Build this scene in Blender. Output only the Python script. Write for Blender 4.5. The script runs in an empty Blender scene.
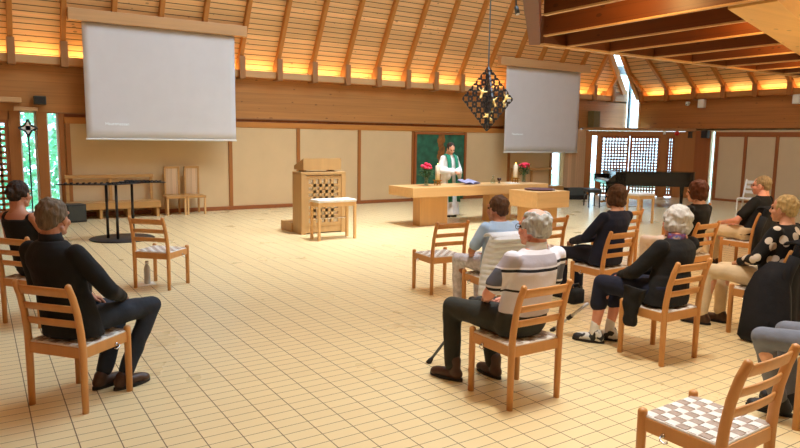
import bpy, bmesh, math, random
from mathutils import Vector, Matrix, Euler, noise
random.seed(7)
PI = math.pi
scene = bpy.context.scene
COL = scene.collection

# ------------------------------------------------------------------ camera
cam_d = bpy.data.cameras.new('camera')
cam_d.sensor_width = 36.0
cam_d.lens = 36.0 * 656.0 / 800.0
cam_d.clip_end = 200
cam = bpy.data.objects.new('camera', cam_d)
COL.objects.link(cam)
PITCH, ROLL, YAW = 0.12894, 0.01437, 0.57432
_f = Vector((math.sin(YAW) * math.cos(PITCH), math.cos(YAW) * math.cos(PITCH), -math.sin(PITCH)))
_r0 = Vector((math.cos(YAW), -math.sin(YAW), 0))
_u0 = _r0.cross(_f)
_r = _r0 * math.cos(ROLL) + _u0 * math.sin(ROLL)
_u = _u0 * math.cos(ROLL) - _r0 * math.sin(ROLL)
cam.matrix_world = Matrix(((_r.x, _u.x, -_f.x, 0), (_r.y, _u.y, -_f.y, 0), (_r.z, _u.z, -_f.z, 1.75), (0, 0, 0, 1)))
scene.camera = cam

# ------------------------------------------------------------------ light
scene.view_settings.view_transform = 'Standard'
scene.view_settings.look = 'None'
scene.view_settings.gamma = 1.0
scene.view_settings.use_curve_mapping = False
scene.view_settings.exposure = 0.15
world = bpy.data.worlds.new('sky')
scene.world = world
world.use_nodes = True
world.node_tree.nodes['Background'].inputs[0].default_value = (0.60, 0.81, 1.0, 1)
world.node_tree.nodes['Background'].inputs[1].default_value = 5.6

def area(name, loc, target, size, power, color, size_y=None, spread=PI, along_y=False):
    l = bpy.data.lights.new(name, 'AREA')
    l.shape = 'RECTANGLE' if size_y else 'SQUARE'
    l.size = size
    if size_y: l.size_y = size_y
    l.energy = power; l.color = color; l.spread = spread
    o = bpy.data.objects.new(name, l); COL.objects.link(o)
    o.location = loc
    d = Vector(target) - Vector(loc)
    xa = Vector((0, 1, 0)) if along_y else Vector((1, 0, 0))
    za = -d.normalized(); xa = (xa - za * xa.dot(za)).normalized(); ya = za.cross(xa)
    o.rotation_euler = Matrix((xa, ya, za)).transposed().to_euler()
    return o

area('altar_downlight', (6.4, 9.0, 9.5), (6.4, 10.3, 0), 0.9, 165, (1.0, 0.96, 0.90), spread=1.15)
area('nave_downlight', (3.6, 2.9, 6.6), (3.8, 2.6, 0), 0.7, 44, (1.0, 0.95, 0.86), spread=1.15)

# ------------------------------------------------------------------ helpers
def lin(c):
    return tuple(((v / 255.0) / 12.92 if v / 255.0 <= 0.04045 else ((v / 255.0 + 0.055) / 1.055) ** 2.4) for v in c)

def nodes_of(name):
    m = bpy.data.materials.new(name); m.use_nodes = True
    nt = m.node_tree; b = nt.nodes['Principled BSDF']
    return m, nt, b

def ramp(nt, fac, stops):
    r = nt.nodes.new('ShaderNodeValToRGB')
    el = r.color_ramp.elements
    while len(el) < len(stops): el.new(0.5)
    for e, (p, c) in zip(el, stops):
        e.position = p; e.color = (*c, 1)
    nt.links.new(fac, r.inputs[0])
    return r.outputs[0]

def math_n(nt, op, a, b=None):
    n = nt.nodes.new('ShaderNodeMath'); n.operation = op
    for i, v in enumerate((a, b)):
        if v is None: continue
        if isinstance(v, (int, float)): n.inputs[i].default_value = v
        else: nt.links.new(v, n.inputs[i])
    return n.outputs[0]

def noise_n(nt, vec, scale, detail=3, rough=0.5):
    n = nt.nodes.new('ShaderNodeTexNoise')
    n.inputs['Scale'].default_value = scale; n.inputs['Detail'].default_value = detail
    n.inputs['Roughness'].default_value = rough
    if vec is not None: nt.links.new(vec, n.inputs['Vector'])
    return n.outputs[0]

def objco(nt, scale=(1, 1, 1)):
    t = nt.nodes.new('ShaderNodeTexCoord')
    mp = nt.nodes.new('ShaderNodeMapping'); mp.inputs['Scale'].default_value = scale
    nt.links.new(t.outputs['Object'], mp.inputs['Vector'])
    return mp.outputs[0]

def mixc(nt, fac, a, b, mode='MIX'):
    n = nt.nodes.new('ShaderNodeMix'); n.data_type = 'RGBA'; n.blend_type = mode
    for i, v in ((0, fac), (6, a), (7, b)):
        if isinstance(v, (int, float)): n.inputs[i].default_value = v
        elif isinstance(v, tuple): n.inputs[i].default_value = (*v, 1)
        else: nt.links.new(v, n.inputs[i])
    return n.outputs[2]

def bump(nt, b, h, strength=0.2, dist=0.01):
    n = nt.nodes.new('ShaderNodeBump'); n.inputs['Strength'].default_value = strength
    n.inputs['Distance'].default_value = dist
    nt.links.new(h, n.inputs['Height']); nt.links.new(n.outputs[0], b.inputs['Normal'])

def plain(name, c, rough=0.5, metal=0.0, var=0.06, scale=14, emit=None, coat=0):
    m, nt, b = nodes_of(name)
    l = lin(c)
    f = noise_n(nt, objco(nt), scale)
    nt.links.new(ramp(nt, f, [(0.3, tuple(v * (1 - var) for v in l)), (0.7, tuple(min(1, v * (1 + var)) for v in l))]), b.inputs['Base Color'])
    b.inputs['Roughness'].default_value = rough; b.inputs['Metallic'].default_value = metal
    if coat: b.inputs['Coat Weight'].default_value = coat
    if emit:
        b.inputs['Emission Color'].default_value = (*lin(emit[0]), 1); b.inputs['Emission Strength'].default_value = emit[1]
    return m

def cloth(name, c, var=0.15, scale=9, rough=0.9):
    m, nt, b = nodes_of(name)
    l = lin(c)
    co = objco(nt)
    f = noise_n(nt, co, scale, 4)
    nt.links.new(ramp(nt, f, [(0.3, tuple(v * (1 - var) for v in l)), (0.7, tuple(min(1, v * (1 + var)) for v in l))]), b.inputs['Base Color'])
    b.inputs['Roughness'].default_value = rough
    bump(nt, b, noise_n(nt, co, 14, 3), 0.35, 0.02)
    return m

def wood(name, c, axis=0, stretch=14, var=0.16, rough=0.45, knots=False, board=None, baxis=2, fine=3.0, dark=0.35, boardvar=0.16, gap=0.03):
    """grain runs along axis; optional boards of given width along baxis with dark joints"""
    m, nt, b = nodes_of(name)
    l = lin(c)
    sc = [fine * stretch / 3] * 3; sc[axis] = fine / 6
    co = objco(nt, tuple(sc))
    f = noise_n(nt, co, 1.0, 5, 0.6)
    col = ramp(nt, f, [(0.25, tuple(v * (1 - var) for v in l)), (0.75, tuple(min(1, v * (1 + var)) for v in l))])
    t = nt.nodes.new('ShaderNodeTexCoord')
    if board:
        sp = nt.nodes.new('ShaderNodeSeparateXYZ'); nt.links.new(t.outputs['Object'], sp.inputs[0])
        q = math_n(nt, 'DIVIDE', sp.outputs[baxis], board)
        fl = math_n(nt, 'FLOOR', q); fr = math_n(nt, 'SUBTRACT', q, fl)
        wn = nt.nodes.new('ShaderNodeTexWhiteNoise'); wn.noise_dimensions = '1D'
        nt.links.new(fl, wn.inputs['W'])
        tone = math_n(nt, 'ADD', math_n(nt, 'MULTIPLY', wn.outputs[0], boardvar * 2), 1 - boardvar)
        cc = nt.nodes.new('ShaderNodeCombineColor')
        for i in range(3): nt.links.new(tone, cc.inputs[i])
        col = mixc(nt, 1.0, col, cc.outputs[0], 'MULTIPLY')
        g = math_n(nt, 'LESS_THAN', fr, gap)
        col = mixc(nt, g, col, tuple(v * dark for v in l))
    if knots:
        ks = [1.6] * 3; ks[axis] = 0.8
        mp = objco(nt, tuple(k * 4.5 for k in ks))
        v = nt.nodes.new('ShaderNodeTexVoronoi'); v.inputs['Scale'].default_value = 1.0
        nt.links.new(mp, v.inputs['Vector'])
        k = math_n(nt, 'LESS_THAN', math_n(nt, 'ADD', v.outputs['Distance'], math_n(nt, 'MULTIPLY', noise_n(nt, mp, 0.6, 1), 0.35)), 0.27)
        col = mixc(nt, math_n(nt, 'MULTIPLY', k, 0.65), col, tuple(x * 0.3 for x in l))
    nt.links.new(col, b.inputs['Base Color'])
    b.inputs['Roughness'].default_value = rough
    return m

M = {}
M['chair'] = wood('chair_beech', (205, 146, 84), axis=2, var=0.10, rough=0.42)
M['beam'] = wood('glulam_beam', (180, 124, 68), axis=0, knots=True, board=0.215, baxis=2, boardvar=0.06, gap=0.02, dark=0.55)
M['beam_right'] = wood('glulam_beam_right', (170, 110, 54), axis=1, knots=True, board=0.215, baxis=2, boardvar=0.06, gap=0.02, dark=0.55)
M['plank'] = wood('roof_planks', (230, 186, 134), axis=0, knots=True, board=0.108, baxis=2, dark=0.05, boardvar=0.14, gap=0.13)
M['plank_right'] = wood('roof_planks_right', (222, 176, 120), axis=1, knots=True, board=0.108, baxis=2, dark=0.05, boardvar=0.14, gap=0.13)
M['rafter'] = wood('rafter_pine', (184, 122, 56), axis=2, var=0.12)
M['block'] = wood('block_pine', (158, 112, 70), axis=2, var=0.12)
M['fascia'] = wood('cove_board_pine', (198, 156, 110), axis=0, var=0.1)
M['trim'] = wood('trim_pine', (190, 124, 56), axis=0, var=0.12)
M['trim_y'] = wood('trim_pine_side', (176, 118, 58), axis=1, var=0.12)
M['post'] = wood('post_pine', (160, 100, 46), axis=2, var=0.12)
M['reddish'] = wood('door_wood', (150, 86, 42), axis=2, var=0.14)
M['grid'] = wood('grid_glulam', (112, 60, 22), axis=1, var=0.12, knots=True, board=0.14, baxis=2, boardvar=0.05, gap=0.03, dark=0.6)
M['pale'] = wood('pale_glulam', (236, 188, 116), axis=0, var=0.08, knots=True)
M['altar'] = wood('altar_oak', (208, 166, 112), axis=0, var=0.08, rough=0.4)
M['altar_v'] = wood('altar_oak_upright', (200, 154, 98), axis=2, var=0.08, rough=0.4)
M['lectern'] = wood('lectern_oak', (186, 148, 98), axis=2, var=0.1, rough=0.45)
M['stool'] = wood('stool_birch', (216, 172, 116), axis=2, var=0.08)
M['bench'] = wood('bench_pine', (190, 142, 82), axis=0, var=0.12)
M['slat'] = wood('slat_pine', (206, 172, 136), axis=2, board=0.09, baxis=0, var=0.1)
M['panel'] = plain('wall_panel_cream', (212, 184, 142), rough=0.8, var=0.03, scale=2)
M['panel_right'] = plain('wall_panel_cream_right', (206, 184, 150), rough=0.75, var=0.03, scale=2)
M['screen'] = plain('screen_fabric', (214, 214, 220), rough=0.9, var=0.02, scale=3)
M['white'] = plain('white_plastic', (225, 225, 222), rough=0.5, var=0.02)
M['text'] = plain('projected_text', (235, 245, 250), rough=0.8, emit=((225, 240, 250), 0.25))
M['black'] = plain('black_metal', (28, 29, 32), rough=0.45, var=0.1)
M['blackgloss'] = plain('piano_lacquer', (14, 14, 17), rough=0.12, var=0.05)
M['grey'] = plain('grey_steel', (96, 104, 110), rough=0.4, metal=0.5)
M['chrome'] = plain('chrome', (205, 205, 208), rough=0.18, metal=1.0)
M['brass'] = plain('brass', (190, 150, 70), rough=0.25, metal=1.0)
M['gold'] = plain('gold_leaf', (244, 214, 140), rough=0.4, metal=0.5)
M['darkgrey'] = plain('dark_speaker', (60, 60, 52), rough=0.7)
M['olive'] = plain('speaker_olive', (124, 110, 66), rough=0.7)
M['red'] = plain('alarm_red', (190, 30, 26), rough=0.4)
M['wax'] = plain('candle_wax', (245, 240, 226), rough=0.5, var=0.02)
M['flame'] = plain('flame', (255, 200, 110), emit=((255, 190, 90), 12.0))
M['leaf'] = plain('leaf_green', (52, 92, 46), rough=0.6, var=0.25, scale=30)
M['rose'] = plain('rose_pink', (224, 40, 84), rough=0.6, var=0.2, scale=40)
M['hedge'] = plain('garden_leaves', (150, 222, 186), rough=0.7, var=0.4, scale=5)
M['paper'] = plain('paper', (236, 234, 228), rough=0.7, var=0.02)
M['seat_white'] = cloth('webbing_white', (226, 220, 212), 0.06, 30)
M['seat_beige'] = cloth('webbing_beige', (172, 152, 138), 0.08, 30)
M['rubber'] = plain('rubber', (24, 24, 26), rough=0.7)
def glassm(name, c=(0.9, 0.97, 0.97)):
    m, nt, b = nodes_of(name)
    b.inputs['Base Color'].default_value = (*c, 1); b.inputs['Roughness'].default_value = 0.03
    tr = nt.nodes.new('ShaderNodeBsdfTransparent'); tr.inputs[0].default_value = (*c, 1)
    gl = nt.nodes.new('ShaderNodeBsdfGlossy'); gl.inputs['Roughness'].default_value = 0.03
    mx = nt.nodes.new('ShaderNodeMixShader'); mx.inputs[0].default_value = 0.08
    nt.links.new(tr.outputs[0], mx.inputs[1]); nt.links.new(gl.outputs[0], mx.inputs[2])
    nt.links.new(mx.outputs[0], nt.nodes['Material Output'].inputs[0])
    return m
M['glass'] = glassm('window_glass')
M['vase'] = glassm('vase_glass', (0.82, 0.9, 0.86))

# floor tiles
def floor_mat():
    m, nt, b = nodes_of('floor_tiles')
    t = nt.nodes.new('ShaderNodeTexCoord')
    sp = nt.nodes.new('ShaderNodeSeparateXYZ'); nt.links.new(t.outputs['Object'], sp.inputs[0])
    SX, SY = 0.2066, 0.1033
    fr = []; fl = []
    for i, (S, off, gw) in enumerate(((SX, -0.2 + 0.003, 0.0062), (SY, -0.055 + 0.0025, 0.0052))):
        q = math_n(nt, 'DIVIDE', math_n(nt, 'ADD', sp.outputs[i], off), S)
        f = math_n(nt, 'FLOOR', q); fl.append(f)
        fr.append(math_n(nt, 'LESS_THAN', math_n(nt, 'SUBTRACT', q, f), gw / S))
    cx = nt.nodes.new('ShaderNodeCombineXYZ'); nt.links.new(fl[0], cx.inputs[0]); nt.links.new(fl[1], cx.inputs[1])
    wn = nt.nodes.new('ShaderNodeTexWhiteNoise'); nt.links.new(cx.outputs[0], wn.inputs['Vector'])
    base = ramp(nt, wn.outputs[0], [(0.0, lin((225, 203, 156))), (1.0, lin((230, 209, 162)))])
    n2 = noise_n(nt, objco(nt), 1.3, 4)
    base = mixc(nt, 0.35, base, ramp(nt, n2, [(0.35, lin((222, 199, 152))), (0.7, lin((232, 212, 166)))]))
    g = math_n(nt, 'MAXIMUM', fr[0], fr[1])
    col = mixc(nt, g, base, lin((112, 92, 70)))
    nt.links.new(col, b.inputs['Base Color'])
    rr = math_n(nt, 'ADD', math_n(nt, 'MULTIPLY', g, 0.4), math_n(nt, 'ADD', math_n(nt, 'MULTIPLY', n2, 0.04), 0.26))
    nt.links.new(rr, b.inputs['Roughness'])
    b.inputs['Specular IOR Level'].default_value = 0.5
    bump(nt, b, math_n(nt, 'SUBTRACT', 1.0, g), 0.25, 0.003)
    return m
M['floor'] = floor_mat()

class MB:
    """collects shapes for one mesh"""
    def __init__(self): self.bm = bmesh.new(); self.mi = 0
    def _mark(self, n0):
        self.bm.faces.ensure_lookup_table()
        for f in self.bm.faces[n0:]: f.material_index = self.mi
    def box(self, x0, x1, y0, y1, z0, z1, bev=0.0, mat=None):
        n0 = len(self.bm.faces)
        vs = [self.bm.verts.new((x, y, z)) for x in (x0, x1) for y in (y0, y1) for z in (z0, z1)]
        fs = [self.bm.faces.new([vs[i] for i in q]) for q in ((0, 1, 3, 2), (4, 6, 7, 5), (0, 4, 5, 1), (2, 3, 7, 6), (0, 2, 6, 4), (1, 5, 7, 3))]
        if bev > 0:
            es = list({e for f in fs for e in f.edges})
            bmesh.ops.bevel(self.bm, geom=es, offset=bev, segments=2, affect='EDGES', profile=0.6)
        self._mark(n0)
        return self
    def prism(self, pts, a, b):
        """pts: list of 3D points (planar), extruded by vector from a*v .. ; a,b = Vector offsets"""
        n0 = len(self.bm.faces)
        A = [self.bm.verts.new(Vector(p) + Vector(a)) for p in pts]
        B = [self.bm.verts.new(Vector(p) + Vector(b)) for p in pts]
        n = len(pts)
        self.bm.faces.new(A[::-1]); self.bm.faces.new(B)
        for i in range(n): self.bm.faces.new((A[i], A[(i + 1) % n], B[(i + 1) % n], B[i]))
        self._mark(n0); return self
    def loft(self, rings, cap=True, closed=True):
        """rings: list of lists of points"""
        n0 = len(self.bm.faces)
        R = [[self.bm.verts.new(p) for p in r] for r in rings]
        n = len(R[0])
        for a, b in zip(R, R[1:]):
            for i in range(n if closed else n - 1):
                self.bm.faces.new((a[i], a[(i + 1) % n], b[(i + 1) % n], b[i]))
        if cap and closed:
            self.bm.faces.new(R[0][::-1]); self.bm.faces.new(R[-1])
        self._mark(n0); return self
    def tube(self, pts, r, seg=10, cap=True, flat=None):
        pts = [Vector(p) for p in pts]
        rs = r if isinstance(r, (list, tuple)) else [r] * len(pts)
        rings = []
        up = None
        for i, p in enumerate(pts):
            d = (pts[min(i + 1, len(pts) - 1)] - pts[max(i - 1, 0)]).normalized()
            if up is None:
                up = Vector((0, 0, 1)) if abs(d.z) < 0.9 else Vector((0, 1, 0))
            s = d.cross(up).normalized(); up = s.cross(d).normalized()
            rr = rs[i]
            ra, rb = (rr if isinstance(rr, (tuple, list)) else (rr, rr))
            rings.append([p + s * (ra * math.cos(k * 2 * PI / seg)) + up * (rb * math.sin(k * 2 * PI / seg)) for k in range(seg)])
        return self.loft(rings, cap)
    def rbar(self, pts, w, h, side, bev=0.006):
        """rectangular bar with bevelled section along pts; side = width direction"""
        pts = [Vector(p) for p in pts]; side = Vector(side).normalized()
        rings = []
        for i, p in enumerate(pts):
            d = (pts[min(i + 1, len(pts) - 1)] - pts[max(i - 1, 0)]).normalized()
            u = d.cross(side).normalized(); s = u.cross(d).normalized()
            a, b2 = w / 2, h / 2; c = min(bev, a * .8, b2 * .8)
            sec = [(-a + c, -b2), (a - c, -b2), (a, -b2 + c), (a, b2 - c), (a - c, b2), (-a + c, b2), (-a, b2 - c), (-a, -b2 + c)]
            rings.append([p + s * x + u * y for x, y in sec])
        return self.loft(rings)
    def lathe(self, prof, seg=24, c=(0, 0, 0)):
        rings = [[(c[0] + r * math.cos(k * 2 * PI / seg), c[1] + r * math.sin(k * 2 * PI / seg), c[2] + z) for k in range(seg)] for r, z in prof]
        return self.loft(rings)
    def ell(self, c, r, seg=20, rings=12, rot=None):
        n0 = len(self.bm.faces)
        Mx = Matrix.Translation(Vector(c)) @ (rot.to_matrix().to_4x4() if rot else Matrix()) @ Matrix.Diagonal((*r, 1))
        bmesh.ops.create_uvsphere(self.bm, u_segments=seg, v_segments=rings, radius=1, matrix=Mx)
        self._mark(n0); return self
    def cap(self, p, q, r0, r1=None, seg=14):
        """tapered capsule"""
        r1 = r0 if r1 is None else r1
        p = Vector(p); q = Vector(q); d = q - p; L = d.length
        if L < 1e-6: return self.ell(p, (r0,) * 3)
        d /= L
        pts = []; rs = []
        for a in (85, 60, 35, 12):
            pts.append(p - d * r0 * math.sin(math.radians(a))); rs.append(r0 * math.cos(math.radians(a)))
        for t in (0, .25, .5, .75, 1):
            pts.append(p + d * L * t); rs.append(r0 + (r1 - r0) * t)
        for a in (12, 35, 60, 85):
            pts.append(q + d * r1 * math.sin(math.radians(a))); rs.append(r1 * math.cos(math.radians(a)))
        return self.tube(pts, rs, seg)
    def build(self, name, mats, parent=None, smooth=False, remesh=None, jitter=None):
        bmesh.ops.recalc_face_normals(self.bm, faces=self.bm.faces[:])
        me = bpy.data.meshes.new(name); self.bm.to_mesh(me); self.bm.free()
        if remesh: me = voxel(me, *remesh)
        if jitter:
            amp, fr = jitter
            for v in me.vertices:
                n = noise.noise_vector(v.co * fr); v.co += Vector(n) * amp
        me.name = name
        if not isinstance(mats, (list, tuple)): mats = [mats]
        if len(me.materials): me.materials.clear()
        for m in mats: me.materials.append(m)
        if smooth:
            for p in me.polygons: p.use_smooth = True
        o = bpy.data.objects.new(name, me); COL.objects.link(o)
        if parent: o.parent = parent
        return o

def voxel(me, size, it=4):
    t = bpy.data.objects.new('tmp', me); COL.objects.link(t)
    r = t.modifiers.new('r', 'REMESH'); r.mode = 'VOXEL'; r.voxel_size = size; r.use_smooth_shade = True
    s = t.modifiers.new('s', 'SMOOTH'); s.factor = 0.5; s.iterations = it
    dg = bpy.context.evaluated_depsgraph_get(); dg.update()
    out = bpy.data.meshes.new_from_object(t.evaluated_get(dg))
    bpy.data.objects.remove(t); bpy.data.meshes.remove(me)
    return out

def join_meshes(parts):
    """bmesh of several meshes"""
    mb = MB()
    for me in parts:
        mb.bm.from_mesh(me); bpy.data.meshes.remove(me)
    return mb

def tag(o, label, cat, group=None, kind=None):
    o['label'] = label; o['category'] = cat
    if group: o['group'] = group
    if kind: o['kind'] = kind
    return o
def struct(o):
    o['kind'] = 'structure'; return o
def thing(name, label, cat, loc=(0, 0, 0), rz=0.0, group=None):
    e = bpy.data.objects.new(name, None); COL.objects.link(e)
    e.location = loc; e.rotation_euler = (0, 0, rz); e.empty_display_size = 0.1
    return tag(e, label, cat, group)
def copy_tree(src, loc, rz, label, group=None):
    c = src.copy(); COL.objects.link(c); c.location = loc; c.rotation_euler = (0, 0, rz); c['label'] = label
    if group: c['group'] = group
    for ch in list(src.children):
        d = ch.copy(); COL.objects.link(d); d.parent = c
        for g in list(ch.children):
            e = g.copy(); COL.objects.link(e); e.parent = d
    return c
ORD = ['first', 'second', 'third', 'fourth', 'fifth', 'sixth', 'seventh', 'eighth', 'ninth', 'tenth', 'eleventh', 'twelfth', 'thirteenth', 'fourteenth', 'fifteenth', 'sixteenth', 'seventeenth', 'eighteenth', 'nineteenth', 'twentieth']

# ================================================================== STRUCTURE
YW, XW = 15.40, 19.30       # inner faces of the back wall and the right wall
ZB, ZT = 2.20, 3.15         # bottom and top of the big ring beam
struct(MB().box(-6, 22, -4.6, 17.5, -0.12, 0).build('floor', M['floor']))

# back wall: cream panels under a glulam beam, openings at the left windows and at the right window strip
w = MB()
w.box(1.60, 15.86, YW, YW + .12, 0, 2.10)
w.box(16.28, 17.2, YW, YW + .12, 0, 2.10)
w.box(15.86, 16.28, YW, YW + .12, 1.75, 2.10)
w.box(15.86, 16.28, YW, YW + .12, 0, 0.12)
struct(w.build('wall_back', M['panel']))
struct(MB().box(-1.4, 19.42, YW, YW + .22, ZB, ZT).build('trim_1', M['beam']))
struct(MB().box(1.60, 17.2, YW - .015, YW + .10, 1.97, 2.105, .008).build('trim_2', M['trim']))
struct(MB().box(1.60, 17.2, YW + .06, YW + .14, 2.09, 2.24).build('trim_29', M['reddish']))
struct(MB().box(-1.3, 18.9, YW - .19, YW + .16, ZT - .015, ZT, .002).build('trim_30', M['trim']))
struct(MB().box(XW - .19, XW + .16, -4.4, 14.7, ZT - .015, ZT, .002).build('trim_31', M['trim']))
mull = [5.12, 6.87, 8.63, 10.36, 12.22, 13.95, 15.78]
for i, x in enumerate(mull + [1.66]):
    struct(MB().box(x - .045, x + .045, YW - .03, YW + .02, 0.09, 1.97, .006).build('trim_%d' % (i + 3), M['post']))
struct(MB().box(1.60, 15.86, YW - .035, YW + .02, 0.0, 0.09, .006).build('baseboard_back', M['reddish']))
# left part: solid wood round the windows and the lattice door
w = MB()
w.box(-1.4, -0.35, YW, YW + .15, 0, ZB); w.box(-0.35, 0.62, YW, YW + .15, 2.02, ZB)
w.box(0.60, 0.80, YW, YW + .15, 0, ZB); w.box(1.10, 1.28, YW - .04, YW + .15, 0, ZB)
w.box(1.50, 1.61, YW, YW + .15, 0, ZB)
w.box(0.80, 1.10, YW, YW + .15, 0, .12); w.box(1.28, 1.50, YW, YW + .15, 0, .12)
struct(w.build('wall_left', M['post']))
struct(MB().box(-1.3, 0.84, YW - .22, YW, 2.36, 2.46, .01).build('trim_11', M['fascia']))
struct(MB().box(0.70, 1.12, YW - .12, YW, 2.20, 2.28, .01).build('trim_12', M['fascia']))
struct(MB().box(1.12, 19.42, YW - .012, YW + .05, ZB - .03, ZB, .004).build('trim_13', M['block']))

def window_strip(n, x0, x1, z0, z1):
    fr = MB()
    for a, b2 in ((x0, x0 + .025), (x1 - .045, x1)): fr.box(a, b2, YW + .04, YW + .12, z0, z1)
    fr.box(x0, x1, YW + .04, YW + .12, z1 - .03, z1); fr.box(x0, x1, YW + .04, YW + .12, z0, z0 + .04)
    o = struct(MB().box(x0 + .02, x1 - .02, YW + .075, YW + .085, z0 + .02, z1 - .02).build('window_%d' % n, M['glass']))
    fr.build('window_frame', M['white'], o)
window_strip(1, 0.80, 1.10, .12, ZB)
window_strip(2, 1.28, 1.50, .12, ZB)
window_strip(3, 15.86, 16.28, .12, 1.75)

def lattice(mb, P0, d, n, width, z0, z1, nx, nz, bar, depth, margin=.05):
    """door leaf with square holes; P0 base corner, d direction, n normal"""
    P0 = Vector(P0); d = Vector(d); n = Vector(n)
    def pb(a0, a1, h0, h1):
        mb.prism([P0 + d * a0 + Vector((0, 0, h0)), P0 + d * a1 + Vector((0, 0, h0)), P0 + d * a1 + Vector((0, 0, h1)), P0 + d * a0 + Vector((0, 0, h1))], -n * depth / 2, n * depth / 2)
    pb(0, margin, z0, z1); pb(width - margin, width, z0, z1); pb(margin, width - margin, z1 - margin, z1); pb(margin, width - margin, z0, z0 + margin)
    for i in range(1, nx):
        c = margin + (width - 2 * margin) * i / nx; pb(c - bar / 2, c + bar / 2, z0 + margin, z1 - margin)
    for i in range(1, nz):
        c = z0 + margin + (z1 - z0 - 2 * margin) * i / nz; pb(margin, width - margin, c - bar / 2, c + bar / 2)
    return mb
o = struct(lattice(MB(), (-0.35, YW + .05, 0), (1, 0, 0), (0, 1, 0), .95, .02, 2.02, 9, 16, .05, .05, .07).build('door_1', M['reddish']))
MB().box(-.30, .55, YW + .075, YW + .083, .08, 1.96).build('pane', M['glass'], o)

# right wall
w = MB()
w.box(XW, XW + .12, -4.6, 11.95, 0, ZB); w.box(XW, XW + .12, 12.06, 12.9, 0, ZB); w.box(XW, XW + .12, 11.95, 12.06, 2.12, ZB)
struct(w.build('wall_right', M['panel_right']))
struct(MB().box(XW, XW + .22, -4.6, 14.76, ZB - .04, ZT).build('trim_14', M['beam_right']))
struct(MB().box(XW - .02, XW + .03, -4, 11.92, 1.96, 2.10, .006).build('trim_15', M['reddish']))
for i, y in enumerate((11.84, 10.95, 10.03, 9.1, 8.17)):
    struct(MB().box(XW - .03, XW + .02, y - .045, y + .045, 0.0, 1.97, .006).build('trim_%d' % (16 + i), M['reddish']))
struct(MB().box(XW - .02, XW + .02, 12.08, 12.9, 0.0, 2.14).build('trim_21', M['reddish']))
struct(MB().box(XW - .035, XW + .02, -4, 11.84, 0, .07, .004).build('baseboard_right', M['reddish']))
struct(MB().box(XW + .05, XW + .06, 11.95, 12.06, 0, 2.12).build('window_4', M['glass']))

# porch across the corner with two lattice doors
D = Vector((.7071, -.7071, 0)); N = Vector((.7071, .7071, 0)); P0 = Vector((16.98, 14.96, 0))
def dpos(s, off=0): return P0 + D * s + N * off
def dbox(mb, s0, s1, z0, z1, t0=-.05, t1=.05):
    mb.prism([dpos(s0, t0) + Vector((0, 0, z0)), dpos(s1, t0) + Vector((0, 0, z0)), dpos(s1, t0) + Vector((0, 0, z1)), dpos(s0, t0) + Vector((0, 0, z1))], (0, 0, 0), N * (t1 - t0))
    return mb
w = MB()
dbox(w, .30, .42, 0, 2.0); dbox(w, 2.27, 2.47, 0, 2.0); dbox(w, 2.70, 3.35, 0, 2.0); dbox(w, -.1, .15, 0, 2.0)
dbox(w, -.1, 3.35, 1.95, 2.10, -.06, .06)
struct(w.build('wall_porch', M['post']))
struct(MB().prism([P0 - D * .15 - N * .12 + Vector((0, 0, 2.12)), P0 + D * 3.3 - N * .12 + Vector((0, 0, 2.12)), P0 + D * 3.3 + N * 1.2 + Vector((0, 0, 2.12)), P0 - D * .15 + N * 1.2 + Vector((0, 0, 2.12))], (0, 0, 0), (0, 0, .09)).build('trim_22', M['block']))
def diag_door(num, s0, wd, nx, nz):
    q = dpos(s0)
    o = struct(lattice(MB(), q, D, N, wd, .03, 1.95, nx, nz, .046, .05, .075).build('door_%d' % num, M['reddish']))
    g = MB(); dbox(g, s0 + .03, s0 + wd - .03, .06, 1.92, .03, .036); g.build('pane', M['glass'], o)
diag_door(2, .42, .90, 8, 18)
diag_door(3, 1.34, .93, 9, 18)
diag_door(4, 2.47, .24, 2, 18)
g = MB(); dbox(g, .15, .30, .05, 1.95, 0, .008); struct(g.build('window_5', M['glass']))
# slatted panelling left of the porch
struct(MB().box(15.98, 17.02, 14.96, 15.02, 0, 2.15).build('wall_slatted', M['slat']))
# corner glazing between the two beams and skylight along the valley
struct(MB().box(XW + .05, XW + .06, 14.76, 15.42, 2.2, 4.4).build('window_6', M['glass']))
struct(MB().box(XW - .02, XW + .10, 14.74, 14.80, 2.2, 4.0).build('trim_23', M['fascia']))
struct(MB().box(XW + .0, XW + .08, 15.20, 15.27, 2.2, 4.6).build('trim_24', M['grey']))

# roof planes at 60 degrees
T60 = math.tan(math.radians(60))
def ry(z): return 15.52 - (z - 3.25) / T60        # back roof: y as function of z
T40 = math.tan(math.radians(39)); ZR = 8.0
def rx(z): return 19.42 - (z - 3.25) / T40        # right roof, shallower
Z1 = 13.5
LX, LY0 = -1.4 + (13.5 - 3.2) / math.tan(math.radians(60)), -4.5 + (13.5 - 3.2) / math.tan(math.radians(60))
def r2edge(z): return 14.91 - .397 * (z - 3.21)
def r1edge(z): return 18.87 - 1.42 * (z - 3.6)
pts = [(-1.4, ry(3.2), 3.2), (r1edge(3.2), ry(3.2), 3.2), (r1edge(Z1), ry(Z1), Z1), (LX, ry(Z1), Z1)]
struct(MB().prism(pts, (0, 0, 0), (0, .05, .03)).build('ceiling_back', M['plank']))
pts = [(rx(3.2), -4.5, 3.2), (rx(3.2), r2edge(3.2), 3.2), (rx(ZR), r2edge(ZR), ZR), (rx(ZR), 0.0, ZR)]
struct(MB().prism(pts, (0, 0, 0), (.05, 0, .03)).build('ceiling_right', M['plank_right']))
struct(MB().prism([(-1.4, -4.5, 3.2), (-1.4, 15.5, 3.2), (LX, ry(Z1), Z1), (LX, LY0, Z1)], (0, 0, 0), (-.05, 0, .03)).build('ceiling_left', M['plank_right']))
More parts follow.
